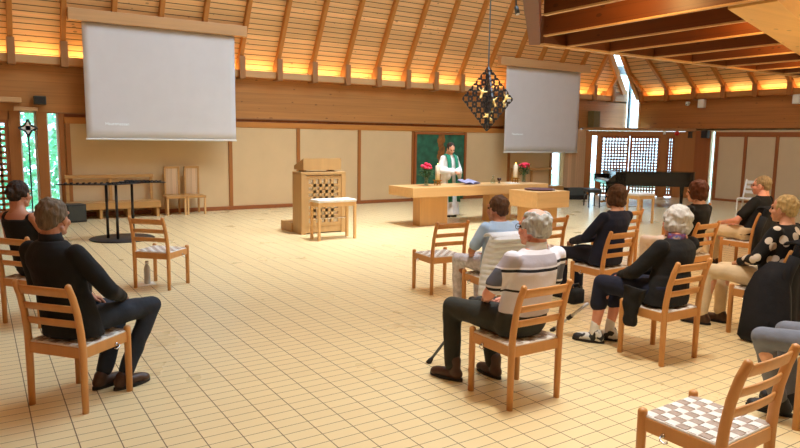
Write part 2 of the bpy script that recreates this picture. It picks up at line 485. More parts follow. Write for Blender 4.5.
struct(MB().prism([(-1.4, -4.5, 3.2), (19.4, -4.5, 3.2), (13.5, LY0, Z1), (LX, LY0, Z1)], (0, 0, 0), (0, -.05, .03)).build('ceiling_front', M['plank']))
struct(MB().box(-1.5, -1.35, -4.5, 15.4, 0, 3.25).build('wall_side', M['reddish']))
struct(MB().box(-1.5, 19.4, -4.6, -4.45, 0, 3.25).build('wall_front', M['panel']))
sk = MB(); sk.prism([(r1edge(3.4), ry(3.4) + .08, 3.4), (19.4, 15.05, 3.4), (rx(4.6) + .1, r2edge(4.6) + .05, 4.6), (rx(ZR) + .1, r2edge(ZR) + .05, ZR), (r1edge(ZR), ry(ZR) + .1, ZR)], (0, 0, 0), (.01, .01, .01))
struct(sk.build('window_7', M['glass']))
struct(MB().box(18.1, 19.42, 15.40, 15.6, 3.1, 3.55).build('trim_32', M['block']))
# edge boards along the skylight and the grey steel box in it
e = MB(); e.rbar([(r1edge(3.45) + .05, ry(3.45) - .06, 3.45), (r1edge(9) + .05, ry(9) - .06, 9)], .16, .16, (1, 0, 0)); struct(e.build('trim_25', M['rafter']))
e = MB(); e.rbar([(rx(3.25) - .04, r2edge(3.25), 3.25), (rx(ZR) - .04, r2edge(ZR), ZR)], .14, .16, (0, 1, 0)); struct(e.build('trim_26', M['rafter']))
struct(MB().box(18.35, 19.1, 14.9, 15.1, 4.02, 4.28, .01).build('trim_27', M['grey']))

# rafters with foot blocks, cove boards and hidden cove lights
def rafter_back(x, label):
    t = thing('roof_rafter', label, 'rafter', (x, YW - .1, ZT), 0, 'rafters of the roof over the back wall')
    m = MB(); zt = min(Z1, 3.6 + (18.87 - x) / 1.42) if x > 8.4 else Z1
    p0 = Vector((0, ry(3.35) - .06 - (YW - .1), 3.35 - ZT)); p1 = Vector((0, ry(zt) - .06 - (YW - .1), zt - ZT))
    m.rbar([p0, p1], .10, .13, (1, 0, 0), .008); m.build('rafter_beam', M['rafter'], t)
    MB().box(-.07, .07, -.19, .12, -.05, .46, .008).build('foot_block', M['block'], t)
xs = [5.36 + .93 * k for k in range(-6, 15)]
vis = [x for x in xs if x > .45]
for x in xs:
    if x < .45 or x > 18.4: continue
    i = vis.index(x)
    rafter_back(x, 'timber roof rafter above the back wall, %s from the left' % ORD[i])
for i, (a, b2) in enumerate(zip(xs, xs[1:])):
    if a < -.3: continue
    tag(MB().box(a + .07, b2 - .07, YW - .20, YW - .17, ZT - .0, ZT + .155, .004).build('cove_board', M['fascia']),
        'upright board hiding the cove lamp above the back wall, %s bay from the left' % ORD[i], 'board', 'cove boards on the back wall')
    l = area('cove_lamp', ((a + b2) / 2, YW - .08, ZT + .03), ((a + b2) / 2, YW + .02, ZT + 1), .78, 5.5, (1.0, .56, .18), .05)
def rafter_right(y, label):
    t = thing('roof_rafter', label, 'rafter', (XW - .1, y, ZT), 0, 'rafters of the roof over the right wall')
    m = MB()
    p0 = Vector((rx(3.35) - .06 - (XW - .1), 0, 3.35 - ZT)); zt = min(ZR, 3.21 + (14.85 - y) / .397); p1 = Vector((rx(zt) - .06 - (XW - .1), 0, zt - ZT))
    m.rbar([p0, p1], .10, .13, (0, 1, 0), .008); m.build('rafter_beam', M['rafter'], t)
    MB().box(-.19, .12, -.07, .07, -.05, .46, .008).build('foot_block', M['post'], t)  # darker pine than the back blocks, shade of the unlit fronts put into colour
ys = [14.55 - .97 * k for k in range(0, 8)]
for i, y in enumerate(ys):
    rafter_right(y, 'timber roof rafter above the right wall, %s from the corner skylight' % ORD[i])
for i, (a, b2) in enumerate(zip(ys, ys[1:])):
    tag(MB().box(XW - .20, XW - .17, b2 + .07, a - .07, ZT, ZT + .155, .004).build('cove_board', M['trim_y']),
        'upright board hiding the cove lamp above the right wall, %s bay from the corner' % ORD[i], 'board', 'cove boards on the right wall')
    area('cove_lamp', (XW - .08, (a + b2) / 2, ZT + .03), (XW + .02, (a + b2) / 2, ZT + 1), .78, 5.5, (1.0, .56, .18), .05, along_y=True)

# garden outside the windows
def hedge(name, x0, x1, y0, y1, h, n, label):
    m = MB(); bm = m.bm
    for k in range(n):
        c = Vector((random.uniform(x0, x1), random.uniform(y0, y1), random.uniform(0, h)))
        a = Vector((random.uniform(-1, 1), random.uniform(-1, 1), random.uniform(-1, 1))).normalized()
        b2 = a.orthogonal().normalized(); s = random.uniform(.08, .16)
        vs = [bm.verts.new(c + a * s), bm.verts.new(c + b2 * s * .5), bm.verts.new(c - a * s), bm.verts.new(c - b2 * s * .5)]
        bm.faces.new(vs)
    return tag(m.build(name, M['hedge']), label, 'hedge', kind='stuff')
hedge('garden_hedge', -4, 3.2, 17.6, 19.5, 3.4, 5200, 'bright green garden foliage outside the left windows')
struct(MB().box(-8, 30, 17.5, 26, -.2, -.06).build('trim_28', M['hedge']))

# ================================================================== TIMBER GRID (top right)
gr = thing('timber_ceiling_grid', 'large low timber ceiling grid of deep parallel beams at the upper right', 'ceiling grid', (9, 5.5, 3.15))
def gpart(mb, name, m): o = mb.build(name, m, gr); o.matrix_parent_inverse = Matrix.Translation((-9, -5.5, -3.15)); return o
GZ = 3.15
gpart(MB().box(7.1, 16.0, 7.17, 7.30, GZ + .02, GZ + .42, .006), 'edge_beam', M['grid'])
gpart(MB().box(7.1, 16.0, 7.15, 7.24, GZ - .01, GZ + .022, .004), 'edge_highlight', M['stool'])  # pale strip imitating the lit lower edge of the beam
m = MB(); m.rbar([(7.02, 7.27, GZ + .21), (4.48, 4.73, GZ + .21)], .16, .42, (.707, -.707, 0)); gpart(m, 'edge_beam', M['grid'])
def brace_y(x): return 4.11 + (x - 6.75) * .322
for i, x in enumerate((5.5, 6.58, 7.58, 8.56, 9.66, 10.72, 11.76, 12.8, 13.8)):
    y1 = min(7.16, x + .05)
    y0 = 2.4 if x < 6.7 else brace_y(x) - .05
    gpart(MB().box(x - .024, x + .024, y0, y1, GZ + .02, GZ + .40, .005), 'grid_rib', M['grid'])
    gpart(MB().box(x - .026, x + .026, y0, y1, GZ, GZ + .022, .003), 'rib_highlight', M['stool'])  # pale strip added to stand in for light on the rib's underside
d = Vector((1, .322, 0)).normalized(); n = Vector((-d.y, d.x, 0))
m = MB(); a = Vector((6.64, brace_y(6.64), 0)); b2 = Vector((15, brace_y(15), 0))
m.prism([a, b2, b2 - n * .48, a - Vector((0, .51, 0))], (0, 0, GZ - .02), (0, 0, GZ + .40))
gpart(m, 'cross_beam', M['pale'])
m = MB(); m.prism([(5.0, 2.4, 0), (5.0, 4.98, 0), (7.16, 7.16, 0), (16, 7.16, 0), (16, 2.4, 0)], (0, 0, GZ + .52), (0, 0, GZ + .56)); gpart(m, 'top_deck', M['reddish'])
m = MB(); m.box(6.0, 6.14, 6.2, 6.34, GZ + .42, GZ + 1.9); gpart(m, 'hanger_post', M['grid'])
def point_light(x, y, z, p, c=(1, .56, .16), r=.04):
    l = bpy.data.lights.new('grid_or_fill_lamp', 'POINT'); l.energy = p; l.color = c; l.shadow_soft_size = r
    o = bpy.data.objects.new('grid_or_fill_lamp', l); COL.objects.link(o); o.location = (x, y, z)
point_light(5.9, 4.9, 3.38, 30, (1, .62, .22)); point_light(8.05, 4.85, 3.42, 16); point_light(10.2, 5.6, 3.42, 16); point_light(12.3, 6.2, 3.42, 16); point_light(9.6, 2.5, 2.3, 150, (1, .78, .45), .1)  # last one is an unseen fill lamp added to brighten the cross beam
area('grid_fill', (7.9, 4.75, GZ + .36), (7.6, 4.5, 0), .3, 26, (1.0, .92, .8), spread=2.2)  # added fill with no visible source, brightens the people under the grid
area('grid_fill', (6.1, 3.4, GZ + .36), (6.0, 3.4, 0), .3, 9, (1.0, .92, .8), spread=2.2)  # second added fill over the seats
# two small spotlights on the grid corner
for i, (x, y) in enumerate(((5.80, 6.16), (5.70, 6.22))):
    t = thing('spotlight', 'small grey spotlight on the corner of the timber ceiling grid, %s of the two' % ('right one' if i == 0 else 'left one'), 'spotlight', (x, y, 3.36), 0, 'spotlights on the ceiling grid')
    MB().tube([(0, 0, -.07), (0, .03, .02)], [.03, .026], 14).build('lamp_head', M['grey'], t, True)
    MB().tube([(0, .03, .02), (0, .04, .14)], .012, 8).build('bracket', M['grey'], t)
    MB().tube([(0, -.004, -.074), (0, -.002, -.07)], .024, 14).build('lens', M['white'], t)

# ================================================================== PROJECTION SCREENS
def proj_screen(x0, x1, z0, z1, hx0, hx1, label, txt, tx, tz, th):
    Y = 14.88
    t = thing('projection_screen', label, 'projection screen', ((x0 + x1) / 2, Y, z0))
    cx = (x0 + x1) / 2; h = z1 - z0
    # cloth with a very slight belly
    nx, nz = 24, 12; m = MB(); rings = []
    for j in range(nz + 1):
        z = h * j / nz
        rings.append([(x0 - cx + (x1 - x0) * i / nx, .012 * math.sin(PI * j / nz) * math.sin(2.2 * PI * i / nx), z) for i in range(nx + 1)])
    m.loft(rings, False, False)
    o = m.build('screen_cloth', M['screen'], t, True)
    s = o.modifiers.new('s', 'SOLIDIFY'); s.thickness = .004
    MB().tube([(x0 - cx - .01, 0, 0), (x1 - cx + .01, 0, 0)], .022, 10).build('bottom_bar', M['white'], t)
    MB().box(hx0 - cx, hx1 - cx, -.10, .06, h + .0, h + .235, .01).build('screen_housing', M['fascia'], t)
    cu = bpy.data.curves.new('text', 'FONT'); cu.body = txt; cu.size = th; cu.extrude = .001
    to = bpy.data.objects.new('tmp', cu); COL.objects.link(to)
    dg = bpy.context.evaluated_depsgraph_get(); dg.update()
    me = bpy.data.meshes.new_from_object(to.evaluated_get(dg)); bpy.data.objects.remove(to)
    me.materials.clear(); me.materials.append(M['text'])
    tt = bpy.data.objects.new('projected_text', me); COL.objects.link(tt); tt.parent = t
    tt.location = (tx - cx, -.022, tz - z0); tt.rotation_euler = (PI / 2, 0, 0)
proj_screen(1.95, 5.09, 1.66, 4.00, 1.70, 5.36, 'large white projection screen hanging on the left, in front of the bench', 'Haustmessan', 2.31, 1.95, .088)
proj_screen(13.28, 16.42, 1.40, 3.93, 12.98, 16.78, 'white projection screen hanging on the right, behind the hanging black lattice lamp', 'Haustmessan', 13.56, 1.92, .085)

# ================================================================== CHAIRS
SEATZ = .435
def make_chair(name):
    t = thing(name, 'x', 'chair')
    for s in (-1, 1):
        MB().tube([(s * .215, .20, 0), (s * .215, .20, .45), (s * .215, .20, .458), (s * .215, .20, .464)], [.0215, .0235, .020, .010], 14).build('front_leg', M['chair'], t, True)
        m = MB()
        pts = [(s * .215, -.20, 0), (s * .215, -.20, .20), (s * .215, -.20, .42), (s * .213, -.207, .52), (s * .211, -.224, .64), (s * .208, -.252, .75), (s * .205, -.284, .835), (s * .205, -.288, .845)]
        m.tube(pts, [(.019, .022), (.020, .024), (.021, .026), (.020, .025), (.019, .024), (.019, .023), (.018, .021), (.009, .012)], 14)
        m.build('rear_leg', M['chair'], t, True)
        o = MB().box(s * .215 - .010, s * .215 + .010, -.19, .19, .355, .425, .004).build('side_rail', M['chair'], t)
        m = MB(); m.tube([(s * .228, .075, .372), (s * .250, .075, .372), (s * .262, .068, .362), (s * .262, .045, .352), (s * .248, .035, .358)], .0045, 8)
        m.tube([(s * .224, .075, .372), (s * .234, .075, .372)], .010, 10)
        m.build('linking_hook', M['chrome'], o, True)
    MB().box(-.20, .20, .192, .212, .355, .425, .004).build('front_rail', M['chair'], t)
    MB().box(-.20, .20, -.212, -.192, .355, .425, .004).build('rear_rail', M['chair'], t)
    for z, y, h in ((.575, -.208, .05), (.675, -.229, .048), (.785, -.264, .062)):
        m = MB(); P_ = []
        for i in range(9):
            u = -1 + i / 4.0
            P_.append((u * .205, y - .022 * (1 - u * u), z + .006 * (1 - u * u)))
        sd = Vector((0, -.28, 1)).normalized()
        m.rbar(P_, h, .014, sd, .004)
        m.build('back_slat', M['chair'], t, True)
    # woven webbing seat: warp white, weft beige
    m = MB()
    m.box(-.212, .212, -.195, .195, .424, .429)
    nwx, nwy = 8, 7; sx = .43 / nwx; sy = .40 / nwy
    def strip(axis, k, mi):
        m.mi = mi
        n, step = (nwy, sy) if axis == 'y' else (nwx, sx)
        w = (sx if axis == 'y' else sy) * .96
        c = (-.215 + sx * (k + .5)) if axis == 'y' else (-.20 + sy * (k + .5))
        L = .405 if axis == 'y' else .432
        N_ = n * 6; rings = []
        for i in range(N_ + 1):
            u = -L / 2 + L * i / N_
            ph = (i / 6.0)
            cell = int(min(n - 1, ph)); sgn = 1 if (cell + k + (0 if axis == 'y' else 1)) % 2 == 0 else -1
            z = .4335 + .0032 * sgn * min(1.0, 3.6 * math.sin(PI * min(1, max(0, ph - cell))))
            if i in (0, N_): z = .424
            z0, z1 = z - .0012, z + .0012
            if axis == 'y': rings.append([(c - w / 2, u, z0), (c + w / 2, u, z0), (c + w / 2, u, z1), (c - w / 2, u, z1)])
            else: rings.append([(u, c - w / 2, z0), (u, c + w / 2, z0), (u, c + w / 2, z1), (u, c - w / 2, z1)])
        m.loft(rings)
    for k in range(nwx): strip('y', k, 0)
    for k in range(nwy): strip('x', k, 1)
    m.mi = 0
    for s in (-1, 1): m.tube([(s * .213, -.19, .428), (s * .213, .19, .428)], .008, 8)
    m.tube([(-.21, .197, .428), (.21, .197, .428)], .008, 8); m.tube([(-.21, -.197, .428), (.21, -.197, .428)], .008, 8)
    m.build('woven_seat', [M['seat_white'], M['seat_beige']], t)
    return t
CH = {
 'C1': (2.894, 1.728, 91.4, 'empty wooden ladder-back chair with white woven seat nearest the camera, bottom right'),
 'C2': (3.060, 3.246, 90.0, 'wooden ladder-back chair under the grey-haired man in a striped polo shirt'),
 'C3': (4.672, 3.263, 89.5, 'wooden ladder-back chair under the white-haired woman in a black cardigan'),
 'C4': (5.614, 4.674, 90.0, 'wooden ladder-back chair under the brown-haired person in a navy sweater'),
 'C5': (7.464, 6.002, 94.0, 'empty wooden ladder-back chair standing in front of the person in the navy sweater'),
 'C6': (7.150, 4.700, 90.0, 'wooden ladder-back chair under the red-brown-haired woman in black'),
 'C7': (8.890, 4.962, 93.0, 'wooden ladder-back chair under the grey-haired man in a black T-shirt'),
 'C8': (0.514, 4.688, 39.7, 'wooden ladder-back chair under the man in black and dark jeans, front left'),
 'C9': (0.440, 6.926, 38.0, 'wooden ladder-back chair under the dark-haired woman in a black sleeveless top, left edge'),
 'C10': (1.768, 7.864, 44.8, 'empty wooden ladder-back chair with a steel bottle beneath it, on the left'),
 'C11': (4.493, 6.098, 86.0, 'empty wooden ladder-back chair in the middle, left of the woman in the light blue shirt'),
 'C12': (4.260, 4.860, 84.0, 'wooden ladder-back chair with a white quilted jacket over its back'),
 'C13': (5.926, 5.937, 93.0, 'empty wooden ladder-back chair between the woman in light blue and the font'),
 'C14': (11.10, 5.900, 93.0, 'empty wooden ladder-back chair in front of the grey-haired man in a black T-shirt'),
 'C16': (6.058, 3.144, 93.0, 'wooden ladder-back chair under the woman in the polka-dot blouse'),
 'C17': (4.400, 1.720, 93.0, 'wooden ladder-back chair under the person in grey trousers, right edge'),
 'C18': (9.200, 6.100, 90.0, 'empty wooden ladder-back chair in front of the red-brown-haired woman in black'),
}
first = None
for k, (x, y, h, lab) in CH.items():
    rz = math.radians(h - 90)
    if first is None:
        first = make_chair('ladder_back_chair'); first.location = (x, y, 0); first.rotation_euler = (0, 0, rz)
        first['label'] = lab; first['group'] = 'ladder-back chairs of the congregation'
    else:
        copy_tree(first, (x, y, 0), rz, lab)

# ================================================================== ALTAR, LECTERN, FONT, STOOLS
AZ = .80
t = thing('altar_table', 'long pale oak altar table on two block legs', 'altar', (8.99, 11.05, 0))
MB().box(-1.84, 1.84, -.45, .45, AZ - .19, AZ, .006).build('altar_top', M['altar'], t)
MB().box(-1.49, -.80, -.20, .06, 0, AZ - .19, .006).build('block_leg', M['altar_v'], t)
MB().box(.36, .96, -.20, .06, 0, AZ - .19, .006).build('block_leg', M['altar_v'], t)

t = thing('baptismal_font', 'square oak baptismal font with a shallow dark bowl, right of the altar', 'font', (9.56, 9.58, 0))
m = MB(); m.box(-.47, .42, -.40, .40, .44, .765, .006); m.build('font_top', M['altar'], t)
MB().box(-.36, .28, -.22, .26, 0, .44, .006).build('font_base', M['altar_v'], t)
MB().lathe([(.04, .766), (.24, .770), (.30, .782), (.31, .796), (.30, .798), (.20, .782), (.02, .776)], 32, (-.02, 0, 0)).build('font_bowl', plain('font_bowl_metal', (96, 62, 74), .3, .3), t, True)

t = thing('lectern', 'oak lectern with an open lattice front and sloping desk', 'lectern', (5.35, 11.15, 0))
m = MB()
m.box(-.45, -.36, -.30, .10, .0, 1.10, .005); m.build('side_panel', M['lectern'], t)
m = MB(); m.box(.36, .45, -.30, .10, 0, 1.10, .005); m.build('side_panel', M['lectern'], t)
MB().box(-.45, .45, -.30, .10, 1.08, 1.13, .006).build('lectern_shelf', M['lectern'], t)
MB().box(-.36, .36, -.252, -.22, .05, 1.08, .004).build('lit_backing', plain('lectern_lit_backing', (232, 226, 214), .7), t)  # whitish board imitating light seen through the lattice
MB().box(-.36, .36, -.28, .05, .02, .14, .004).build('plinth', M['lectern'], t)
lat = lattice(MB(), (-.36, -.27, 0), (1, 0, 0), (0, 1, 0), .72, .14, 1.06, 5, 7, .055, .03, .06)
lat.build('lattice_front', M['lectern'], t)
m = MB(); m.prism([(-.38, -.24, 1.165), (-.38, -.24, 1.375), (-.38, .18, 1.235), (-.38, .18, 1.165)], (0, 0, 0), (.76, 0, 0)); m.build('reading_desk', M['lectern'], t)
m = MB(); m.box(-.33, -.27, -.12, .08, 1.13, 1.17); m.box(.24, .30, -.12, .08, 1.13, 1.17); m.build('desk_foot', M['lectern'], t)
MB().box(-.47, .45, .10, .62, 0, .17, .006).build('step', M['lectern'], t)

def stool(x, y, rz, label, wx=.74, dy=.34, hz=.70):
    t = thing('wooden_stool', label, 'stool', (x, y, 0), rz, 'birch stools with white cushions')
    for sx in (-1, 1):
        for sy in (-1, 1):
            MB().box(sx * (wx / 2 - .025) - .022, sx * (wx / 2 - .025) + .022, sy * (dy / 2 - .025) - .022, sy * (dy / 2 - .025) + .022, 0, hz - .05, .005).build('leg', M['stool'], t)
    m = MB(); m.box(-wx / 2 + .04, wx / 2 - .04, -dy / 2 + .012, -dy / 2 + .036, hz - .12, hz - .045); m.box(-wx / 2 + .04, wx / 2 - .04, dy / 2 - .036, dy / 2 - .012, hz - .12, hz - .045)
    m.box(-wx / 2 + .012, -wx / 2 + .036, -dy / 2 + .04, dy / 2 - .04, hz - .12, hz - .045); m.box(wx / 2 - .036, wx / 2 - .012, -dy / 2 + .04, dy / 2 - .04, hz - .12, hz - .045)
    m.build('apron', M['stool'], t)
    MB().box(-wx / 2, wx / 2, -dy / 2, dy / 2, hz - .05, hz, .014).build('cushion', M['seat_white'], t)
    m = MB(); m.tube([(-wx / 2 + .025, dy / 2 - .03, .35), (wx / 2 - .025, dy / 2 - .03, .35)], .009, 8); m.build('stretcher', M['chrome'], t)
    return t
stool(5.20, 10.18, 0.0, 'birch stool with white cushion in front of the lectern')
stool(12.10, 9.10, 0.0, 'birch stool with white top near the grand piano', .54, .34, .66)

# things on the altar
def vase(x, y, label, seed):
    random.seed(seed)
    t = thing('flower_vase', label, 'flower vase', (x, y, AZ), 0, 'flower vases on the altar')
    MB().lathe([(.005, 0.002), (.045, .002), (.048, .02), (.042, .12), (.05, .20), (.046, .20), (.038, .12), (.042, .02), (.005, .012)], 20).build('glass_vase', M['vase'], t, True)
    m = MB()
    ends = []
    for k in range(14):
        a = random.uniform(0, 2 * PI); r = random.uniform(.01, .12); z = random.uniform(.42, .47) - r * .6
        e = Vector((r * math.cos(a), r * math.sin(a), z)); ends.append(e)
        m.tube([(.01 * math.cos(a), .01 * math.sin(a), .03), (.02 * math.cos(a), .02 * math.sin(a), .2), e], .004, 6)
    for k in range(150):
        a = random.uniform(0, 2 * PI); r = random.uniform(.03, .15); z = random.uniform(.18, .40)
        c = Vector((r * math.cos(a), r * math.sin(a), z)); dr = Vector((math.cos(a), math.sin(a), random.uniform(-.5, .8))).normalized()
        sd = dr.cross(Vector((0, 0, 1))).normalized(); s = random.uniform(.03, .05)
        m.bm.faces.new([m.bm.verts.new(c), m.bm.verts.new(c + dr * s + sd * s * .45), m.bm.verts.new(c + dr * s * 2), m.bm.verts.new(c + dr * s - sd * s * .45)])
    m.build('foliage', M['leaf'], t)
    for e in ends[:13]:
        b = MB(); b.ell(e, (.028, .028, .028), 10, 8)
        for q in range(6):
            a = q * PI / 3 + e.x * 40
            b.ell(e + Vector((.025 * math.cos(a), .025 * math.sin(a), -.003)), (.020, .020, .024), 8, 6)
        b.build('rose', M['rose'], t, True)
vase(7.78, 11.05, 'glass vase of pink roses at the left end of the altar', 3)
vase(10.62, 11.18, 'glass vase of pink roses at the right end of the altar', 5)
def candle(x, y, label):
    t = thing('altar_candle', label, 'candle', (x, y, AZ), 0, 'altar candles')
    m = MB()
    for k in range(4):
        a = PI / 4 + k * PI / 2
        m.box(.055 * math.cos(a) - .008, .055 * math.cos(a) + .008, .055 * math.sin(a) - .008, .055 * math.sin(a) + .008, 0, .10)
    m.box(-.07, .07, -.07, .07, .095, .115, .004); m.box(-.06, .06, -.06, .06, .03, .042)
    m.build('candle_holder', M['brass'], t)
    MB().lathe([(.002, .115), (.047, .115), (.047, .40), (.04, .41), (.002, .402)], 18).build('wax_candle', M['wax'], t, True)
    MB().lathe([(.001, .405), (.007, .418), (.009, .428), (.004, .447), (.0005, .46)], 8).build('flame', M['flame'], t, True)
candle(8.10, 11.10, 'white altar candle on a brass holder beside the left vase')
candle(10.30, 11.12, 'white altar candle on a brass holder beside the right vase')
t = thing('open_book', 'open service book lying on the altar in front of the priest', 'book', (8.95, 11.12, AZ), .05)
m = MB()
for s in (-1, 1):
    pts = [(0, 0, .02)] + [(s * .20 * u, 0, .02 + .028 * math.sin(PI * min(1, u * 1.1)) + .02 * u) for u in (.2, .4, .6, .8, 1.0)]
    m.loft([[(p[0], -.14, p[2]) for p in pts], [(p[0], .14, p[2] + .05) for p in pts]], False, False)
o = m.build('pages', plain('book_pages', (150, 152, 190), .6, 0, .25, 12), t); s_ = o.modifiers.new('s', 'SOLIDIFY'); s_.thickness = .012
m = MB()
for s in (-1, 1): m.prism([(0, -.15, 0), (s * .215, -.15, .022), (s * .215, .15, .072), (0, .15, .05)], (0, 0, 0), (0, 0, .006))
m.build('cover', plain('book_cover', (60, 62, 112), .5), t)
t = thing('glass_cruet', 'clear glass cruet with a stopper on the altar', 'cruet', (9.62, 11.10, AZ))
MB().lathe([(.002, .003), (.05, .003), (.056, .03), (.045, .07), (.018, .10), (.016, .13), (.022, .135), (.002, .134)], 20).build('bottle', M['vase'], t, True)
MB().ell((0, 0, .155), (.018, .018, .022), 12, 8).build('stopper', M['vase'], t, True)
t = thing('wine_cup', 'small dark cup beside the glass cruet on the altar', 'cup', (9.82, 11.12, AZ))
MB().lathe([(.002, .0), (.036, 0), (.03, .008), (.01, .02), (.01, .045), (.042, .065), (.048, .115), (.043, .115), (.036, .07), (.002, .055)], 20).build('cup_body', plain('dark_cup', (66, 40, 40), .2, .4), t, True)
tag(MB().box(9.92, 10.20, 10.86, 11.06, AZ, AZ + .012, .003).build('folded_cloth', M['paper']), 'folded white cloth on the altar beside the right candle', 'cloth')

# altar picture
t = thing('altar_picture', 'tall green altar picture with a brown cross stripe on the back wall', 'picture', (11.29, YW - .03, 0))
MB().box(-.86, .86, -.03, .0, .02, 1.90).build('canvas', plain('picture_green', (36, 92, 70), .7, 0, .45, 5), t)
m = MB(); m.box(-.92, -.85, -.05, 0, .0, 1.95); m.box(.85, .92, -.05, 0, 0, 1.95); m.box(-.85, .85, -.05, 0, 1.89, 1.95); m.build('picture_frame', M['reddish'], t)
m = MB()
for k in range(16):
    z0 = .05 + k * .115
    m.box(-.10 + .03 * math.sin(k * 1.7), .12 + .03 * math.sin(k * 2.3), -.036, -.03, z0, z0 + .117)
m.build('brown_stripe', plain('picture_brown', (140, 88, 36), .7, 0, .4, 9), t)

# ================================================================== HANGING LATTICE LAMP
PY = 10.2
t = thing('hanging_lattice_lamp', 'black pierced diamond-shaped lattice lamp with golden doves, hanging before the altar', 'hanging lamp', (8.63, PY, 2.56))
def lattice_plate(N_, a, th):
    """diamond plate of N x N cells with rounded holes, in local x-z plane"""
    m = MB(); S = 16
    for i in range(N_):
        for j in range(N_):
            if (i, j) in ((N_ - 1, 0), (0, N_ - 1)) and False: continue
            cu, cv = (i - N_ / 2 + .5) * a, (j - N_ / 2 + .5) * a
            out, inn = [], []
            for k in range(S):
                an = k * 2 * PI / S + PI / S
                c, s = math.cos(an), math.sin(an); q = (a / 2) / max(abs(c), abs(s))
                out.append((cu + c * q, cv + s * q))
                rr = a * (.335 + .085 * math.cos(4 * an))
                inn.append((cu + c * rr, cv + s * rr))
            def w(p, y): return ((p[0] - p[1]) * .7071, y, (p[0] + p[1]) * .7071)
            rings = [[w(p, -th) for p in out], [w(p, -th) for p in inn], [w(p, th) for p in inn], [w(p, th) for p in out], [w(p, -th) for p in out]]
            m.loft(rings, False)
    return m
dark = plain('lattice_black', (44, 46, 52), .35, .3)
lp1 = lattice_plate(6, .153, .014).build('lattice_plate', dark, t); lp1.rotation_euler = (0, 0, -.52); lp1.scale = (.80, 1, 1)
lp2 = lattice_plate(6, .153, .014).build('lattice_plate', dark, t); lp2.rotation_euler = (0, 0, -.52 + PI / 2); lp2.scale = (.80, 1, 1)
MB().tube([(0, 0, .63), (0, 0, 7.4)], .014, 8).build('hanging_rod', M['grey'], t)
def dove(px, pz, off, a):
    m = MB()
    m.ell((0, 0, 0), (.035, .035, .065), 12, 8); m.ell((0, 0, .075), (.022, .024, .024), 10, 8); m.cap((0, 0, -.04), (0, -.01, -.11), .022, .03)
    m.cap((.02, 0, .02), (.10, -.02, .05), .022, .012); m.cap((-.02, 0, .02), (-.10, -.02, .06), .022, .012)
    o = m.build('golden_dove', M['gold'], t, True, remesh=(.008, 2)); o.location = (px * .85, off, pz); o.rotation_euler = (0, a, -.5); o.scale = (.85, .85, .85)
dove(-.38, .10, -.22, .3); dove(.02, -.05, -.16, -.4); dove(.36, .02, -.2, .5); dove(.22, -.28, .14, 1.0); dove(-.1, -.34, -.12, -.8); dove(.44, -.12, -.05, .2)
# ================================================================== LEFT SIDE FURNITURE
t = thing('wall_bench', 'low wide pine bench with a framed back along the left part of the back wall', 'bench', (2.45, 15.05, 0))
MB().box(-.90, .90, -.28, .26, .20, .34, .008).build('seat', M['bench'], t)
for x in (-.84, -.30, .25, .84): MB().box(x - .03, x + .03, -.25, .22, 0, .20, .004).build('leg', M['bench'], t)
for x in (-.86, -.02, .82): MB().box(x - .03, x + .03, .22, .27, .34, .86, .004).build('back_post', M['bench'], t)
MB().box(-.90, .86, .20, .275, .83, .90, .006).build('back_rail', M['bench'], t)

copy_tree(t, (14.88, 15.05, 0), 0, 'low pine bench with framed back behind the altar, partly under the right screen')
def tall_chair(x, label):
    t = thing('tall_back_chair', label, 'chair', (x, 15.02, 0), 0, 'tall-backed chairs at the back wall')
    for sx in (-1, 1):
        MB().box(sx * .19 - .02, sx * .19 + .02, -.20, -.16, 0, .40, .004).build('front_leg', M['stool'], t)
        MB().box(sx * .15 - .02, sx * .15 + .02, .17, .21, 0, 1.06, .004).build('rear_leg', M['bench'], t)
    MB().box(-.215, .215, -.21, .20, .37, .425, .008).build('seat', M['bench'], t)
    MB().box(-.13, .13, .18, .205, .44, 1.03, .006).build('back_board', M['slat'], t)
    MB().box(-.17, .17, .17, .21, 1.02, 1.07, .006).build('top_rail', M['bench'], t)
tall_chair(3.70, 'tall-backed wooden chair at the back wall, beside the bench')
tall_chair(4.14, 'tall-backed wooden chair at the back wall, the one farther from the bench')

t = thing('votive_candle_stand', 'black metal votive candle stand with three poles on a round base', 'candle stand', (2.03, 11.82, 0))
MB().lathe([(.01, 0), (.50, 0), (.52, .012), (.50, .022), (.01, .026)], 40).build('round_base', M['black'], t, True)
for i, (px, py, ang, L) in enumerate(((-.22, .02, 2.9, .75), (-.10, -.18, .5, .70), (.20, .10, -.55, .58))):
    MB().tube([(px, py, .02), (px, py, .925)], .022, 10).build('pole', M['black'], t, True)
    d2 = Vector((math.cos(ang), math.sin(ang), 0)); n2 = Vector((-d2.y, d2.x, 0)); c = Vector((px, py, .925 + .012 * i))
    m = MB(); pts = []
    for u, w_ in ((-.35, .03), (-.2, .10), (.1, .16), (.5, .13), (.85, .07), (1.0, .015)): pts.append((u, w_))
    poly = [c + d2 * (u * L) + n2 * w_ for u, w_ in pts] + [c + d2 * (u * L) - n2 * w_ for u, w_ in pts[::-1]]
    m.prism(poly, (0, 0, 0), (0, 0, .016)); tray = m.build('candle_tray', M['black'], t)
    m = MB()
    for q in range(9):
        for s_ in (-1, 0, 1):
            cc = c + d2 * ((-.15 + q * .12) * L) + n2 * (s_ * .055)
            m.lathe([(.002, .016), (.016, .016), (.020, .036), (.015, .036), (.002, .022)], 8, cc)
    m.build('candle_cups', M['black'], tray)
t = thing('floor_loudspeaker', 'black loudspeaker box on the floor by the left end of the bench', 'loudspeaker', (1.62, 14.58, 0), .2)
MB().box(-.18, .18, -.16, .16, 0, .36, .01).build('cabinet', M['black'], t)
MB().box(-.16, .16, -.17, -.158, .03, .33, .004).build('grille', M['darkgrey'], t)
